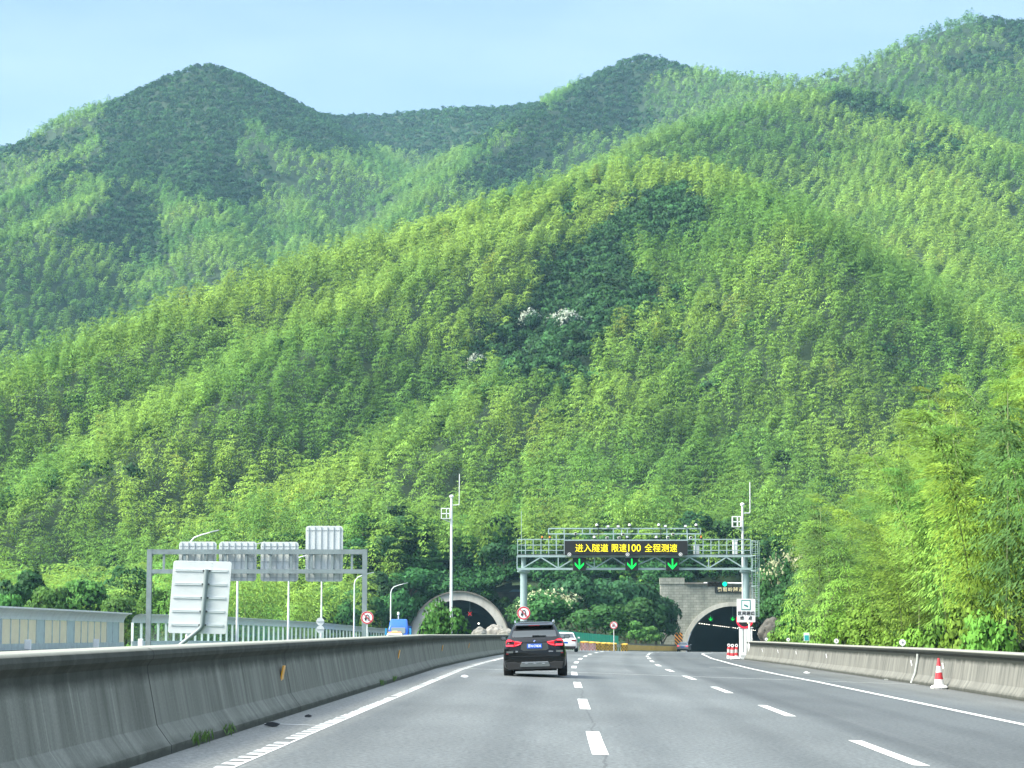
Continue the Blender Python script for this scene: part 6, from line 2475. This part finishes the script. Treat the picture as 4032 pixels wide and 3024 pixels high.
WB_ = []
for k_ in range(2):
    g_ = np.random.default_rng(900 + k_)
    q_ = gen_broad(np.zeros((1, 3)), np.array([9.4]), np.array([3.9]), np.array([520]), np.array([.5]), np.array([[.6, .6, .6]]), g_, 13, .2, .75, .3)
    me_ = mesh_np('mesh_only', q_[0], q_[1], M_BROAD, q_[2], nor=q_[3])
    me_.name = 'blossom'
    a_ = me_.color_attributes['Col']
    cc_ = np.ones((len(me_.vertices), 4), np.float32)
    cc_[:, :3] = np.array([.40, .45, .37]) * g6.uniform(.8, 1.15, (len(me_.vertices), 1))
    a_.data.foreach_set('color', cc_.ravel())
    WB_.append(me_)
for (px, py, wpx, lab) in ((2230, 1262, 130, 'large white-blossomed tree in the dark wood patch halfway up the slope'), (2085, 1268, 85, 'small white-blossomed tree left of the large white one halfway up the slope'),
                           (1880, 1450, 85, 'pale-blossomed dark tree at the lower left tip of the dark wood patch')):
    d_ = ray(px, py + 40)
    for Y in np.arange(300, 1500, 2.0):
        kk = Y / d_[1]
        if float(ground(d_[0] * kk, Y)) + 5.5 > CAM_H + d_[2] * kk:
            break
    X = d_[0] * Y / d_[1]
    r = wpx * Y / F / 2
    n_ = put(BL['dark'][0], (X, Y - 1, float(ground(X, Y)) + .5), px % 6.0, (r / 3.6, r / 3.6, 1.12), lab, 'tree', 'white-blossomed trees on the slope')
    b_ = bpy.data.objects.new('blossom', WB_[px % 2])
    COL.objects.link(b_)
    b_.parent = n_

# --- rocks


def rock(name, label, px, py_base, Y, rx, rz_, seed, col, group=None):
    p = at(px, py_base, Y)
    b_ = bmesh.new()
    bmesh.ops.create_icosphere(b_, subdivisions=4, radius=1)
    co = np.array([v.co[:] for v in b_.verts])
    d = 1 + .55 * (fbm(co[:, 0] * 1.3 + seed, co[:, 1] * 1.3 + co[:, 2] * 1.1, seed, 4) - .5) + .35 * (np.abs(vnoise(co[:, 0] * 3 + co[:, 2] * 2, co[:, 1] * 3 - co[:, 2], seed + 5) - .5))
    for v, k in zip(b_.verts, d):
        v.co = Vector((v.co.x * rx * k, v.co.y * rx * .8 * k, v.co.z * rz_ * k))
    me = bpy.data.meshes.new(name)
    b_.to_mesh(me)
    b_.free()
    me.materials.append(mat('rock_' + str(seed), col, .9, noise=.55, scale=1.6, bump=.8))
    o = bpy.data.objects.new(name, me)
    COL.objects.link(o)
    o.location = p
    tag(o, label, 'rock', group)


RG = 'pale boulders behind the median barrier'
rock('boulder', 'pale grey boulder at the left end of the pile behind the median barrier', 1890, 2500, 160, .52, .5, 3, (.25, .245, .22), RG)
rock('boulder', 'tall pale grey boulder in the middle of the pile behind the median barrier', 1945, 2492, 162, .72, .62, 8, (.27, .26, .235), RG)
rock('boulder', 'pale grey boulder of the pile nearest the black car', 1992, 2500, 161, .55, .45, 12, (.24, .235, .21), RG)
rock('rock_face', 'bare brown-grey rock face on the slope right of the equipment cabinet', 3045, 2492, 200, 1.35, 1.25, 21, (.085, .08, .068))
for i_, (dx_, dz_) in enumerate(((-8.2, 3.2), (-6.6, 4.9), (-4.6, 6.3), (-2.4, 7.2), (0, 7.5), (2.3, 7.2), (4.4, 6.4), (6.4, 5.1), (8.0, 3.4))):
    put(BL['bush'][3 if i_ % 2 else 0], (TUN_L[0] + dx_, 352.5 + .5 * (i_ % 3), -.52 + dz_ - .9), i_ * 1.3, (1.15, 1.0, .95), 'shrub growing on top of the left tunnel hood behind its rim', 'shrub', 'shrubs over the left tunnel hood')

# --- undergrowth that hides bare ground on the banks
n = 9000
X = g6.uniform(-60, 95, n)
Y = g6.uniform(40, 385, n)
edge = lx(Y) + np.where(Y < 150, np.interp(Y, [0, 150], [14.2, 13.4]), 14.9)
ok = (X > edge) | ((X < ox(Y) - 2.5) & (Y > 120)) | (Y > 343) | ((X > ox(Y) + 17.2) & (X < lx(Y) - 6.6) & (Y > 120))
ok &= ~((abs(X - TUN_R[0]) < 9.5) & (Y < 364) & (Y > 300)) & ~((abs(X - TUN_L[0]) < 9.5) & (Y < 366) & (Y > 300))
ok &= ~((abs(X - 15.5) < 3.2) & (abs(Y - 156) < 6))
X, Y = X[ok], Y[ok]
Z = ground(X, Y)
k = np.clip(fbm(X / 9, Y / 9, 71, 2) * 1.6 - .3, 0, 1)[:, None]
col = (1 - k) * np.array([.045, .125, .03]) + k * np.array([.13, .26, .04])
m8 = 1500
X8 = g6.uniform(-42, 64, m8)
Y8 = g6.uniform(343.5, 388, m8)
Z8 = ground(X8, Y8)
oR, oL = abs(X8 - TUN_R[0]) < 10, abs(X8 - TUN_L[0]) < 9.8
rim = np.sqrt(np.clip(7.85 ** 2 - (X8 - TUN_L[0]) ** 2, 0, None)) - .9
Z8 = np.where(oL & (Y8 < 368) & (Z8 < 7.6), np.maximum(Z8, rim), Z8)
ok8 = ~(oR & (Z8 < 8.0)) & ~(oL & (Y8 < 347.5))
X8, Y8, Z8 = X8[ok8], Y8[ok8], Z8[ok8]
c8 = np.array([.036, .115, .032]) * (.7 + .7 * fbm(X8 / 8, Y8 / 8, 77, 2)[:, None])
U8 = gen_broad(np.stack([X8, Y8, Z8 - .9], 1), g6.uniform(2.6, 4.2, len(X8)), g6.uniform(1.5, 2.3, len(X8)), np.full(len(X8), 170), np.full(len(X8), .42), c8, g6, 6, .18, .8, .1)
V, Q, C, N_ = gen_broad(np.stack([X, Y, Z - .35], 1), g6.uniform(1.0, 2.0, len(X)), g6.uniform(.8, 1.5, len(X)), np.full(len(X), 48), np.full(len(X), .38), col, g6, 5, .18, .8, .2)
V, C, N_ = (np.concatenate([a_, b_]) for a_, b_ in ((V, U8[0]), (C, U8[2]), (N_, U8[3])))
Q = np.arange(len(V)).reshape(-1, 4)
o = mesh_np('undergrowth', V, Q, M_BROAD, C, nor=N_)
tag(o, 'low green undergrowth covering the verges and cutting slopes', 'undergrowth', kind='stuff')
# grass tufts at the foot of the median barrier
mbg = []
for (px, y) in ((560, 25.5), (610, 26.3), (720, 28), (1430, 52), (1500, 56)):
    X_, Z_ = pl(y)
    nn = 26
    P = np.stack([X_ + .48 + g6.normal(0, .035, nn), y + g6.normal(0, .16, nn), Z_ + .06 + g6.random(nn) * .05], 1)
    D = nrm(np.stack([g6.normal(.2, .4, nn), g6.normal(0, .4, nn), np.ones(nn)], 1))
    S = nrm(np.cross(D, g6.normal(0, 1, (nn, 3))))
    V, Q = kites(P, D, S, np.full(nn, .16), np.full(nn, .02))
    mbg.append((V, Q))
V = np.concatenate([m_[0] for m_ in mbg])
Q = np.arange(len(V)).reshape(-1, 4)
o = mesh_np('grass', V, Q, mat('tuft_green', (.10, .20, .04), .8))
tag(o, 'small grass tufts at the foot of the median barrier', 'grass', kind='stuff')

# ------------------------------------------------------------------ haze
hz = MB().box(0, 1400, 296, 3060, 3280, 612).build('haze', bpy.data.materials.new('haze_air'))
tag(hz, 'thin bluish haze in the air over the valley', 'haze', kind='stuff')
m = hz.data.materials[0]
m.use_nodes = True
t = m.node_tree
for n_ in list(t.nodes):
    if n_.type == 'BSDF_PRINCIPLED':
        t.nodes.remove(n_)
pv = t.nodes.new('ShaderNodeVolumePrincipled')
pv.inputs['Color'].default_value = (.42, .80, 1.0, 1)
pv.inputs['Density'].default_value = .000105
pv.inputs['Anisotropy'].default_value = .0
t.links.new(pv.outputs[0], t.nodes['Material Output'].inputs['Volume'])
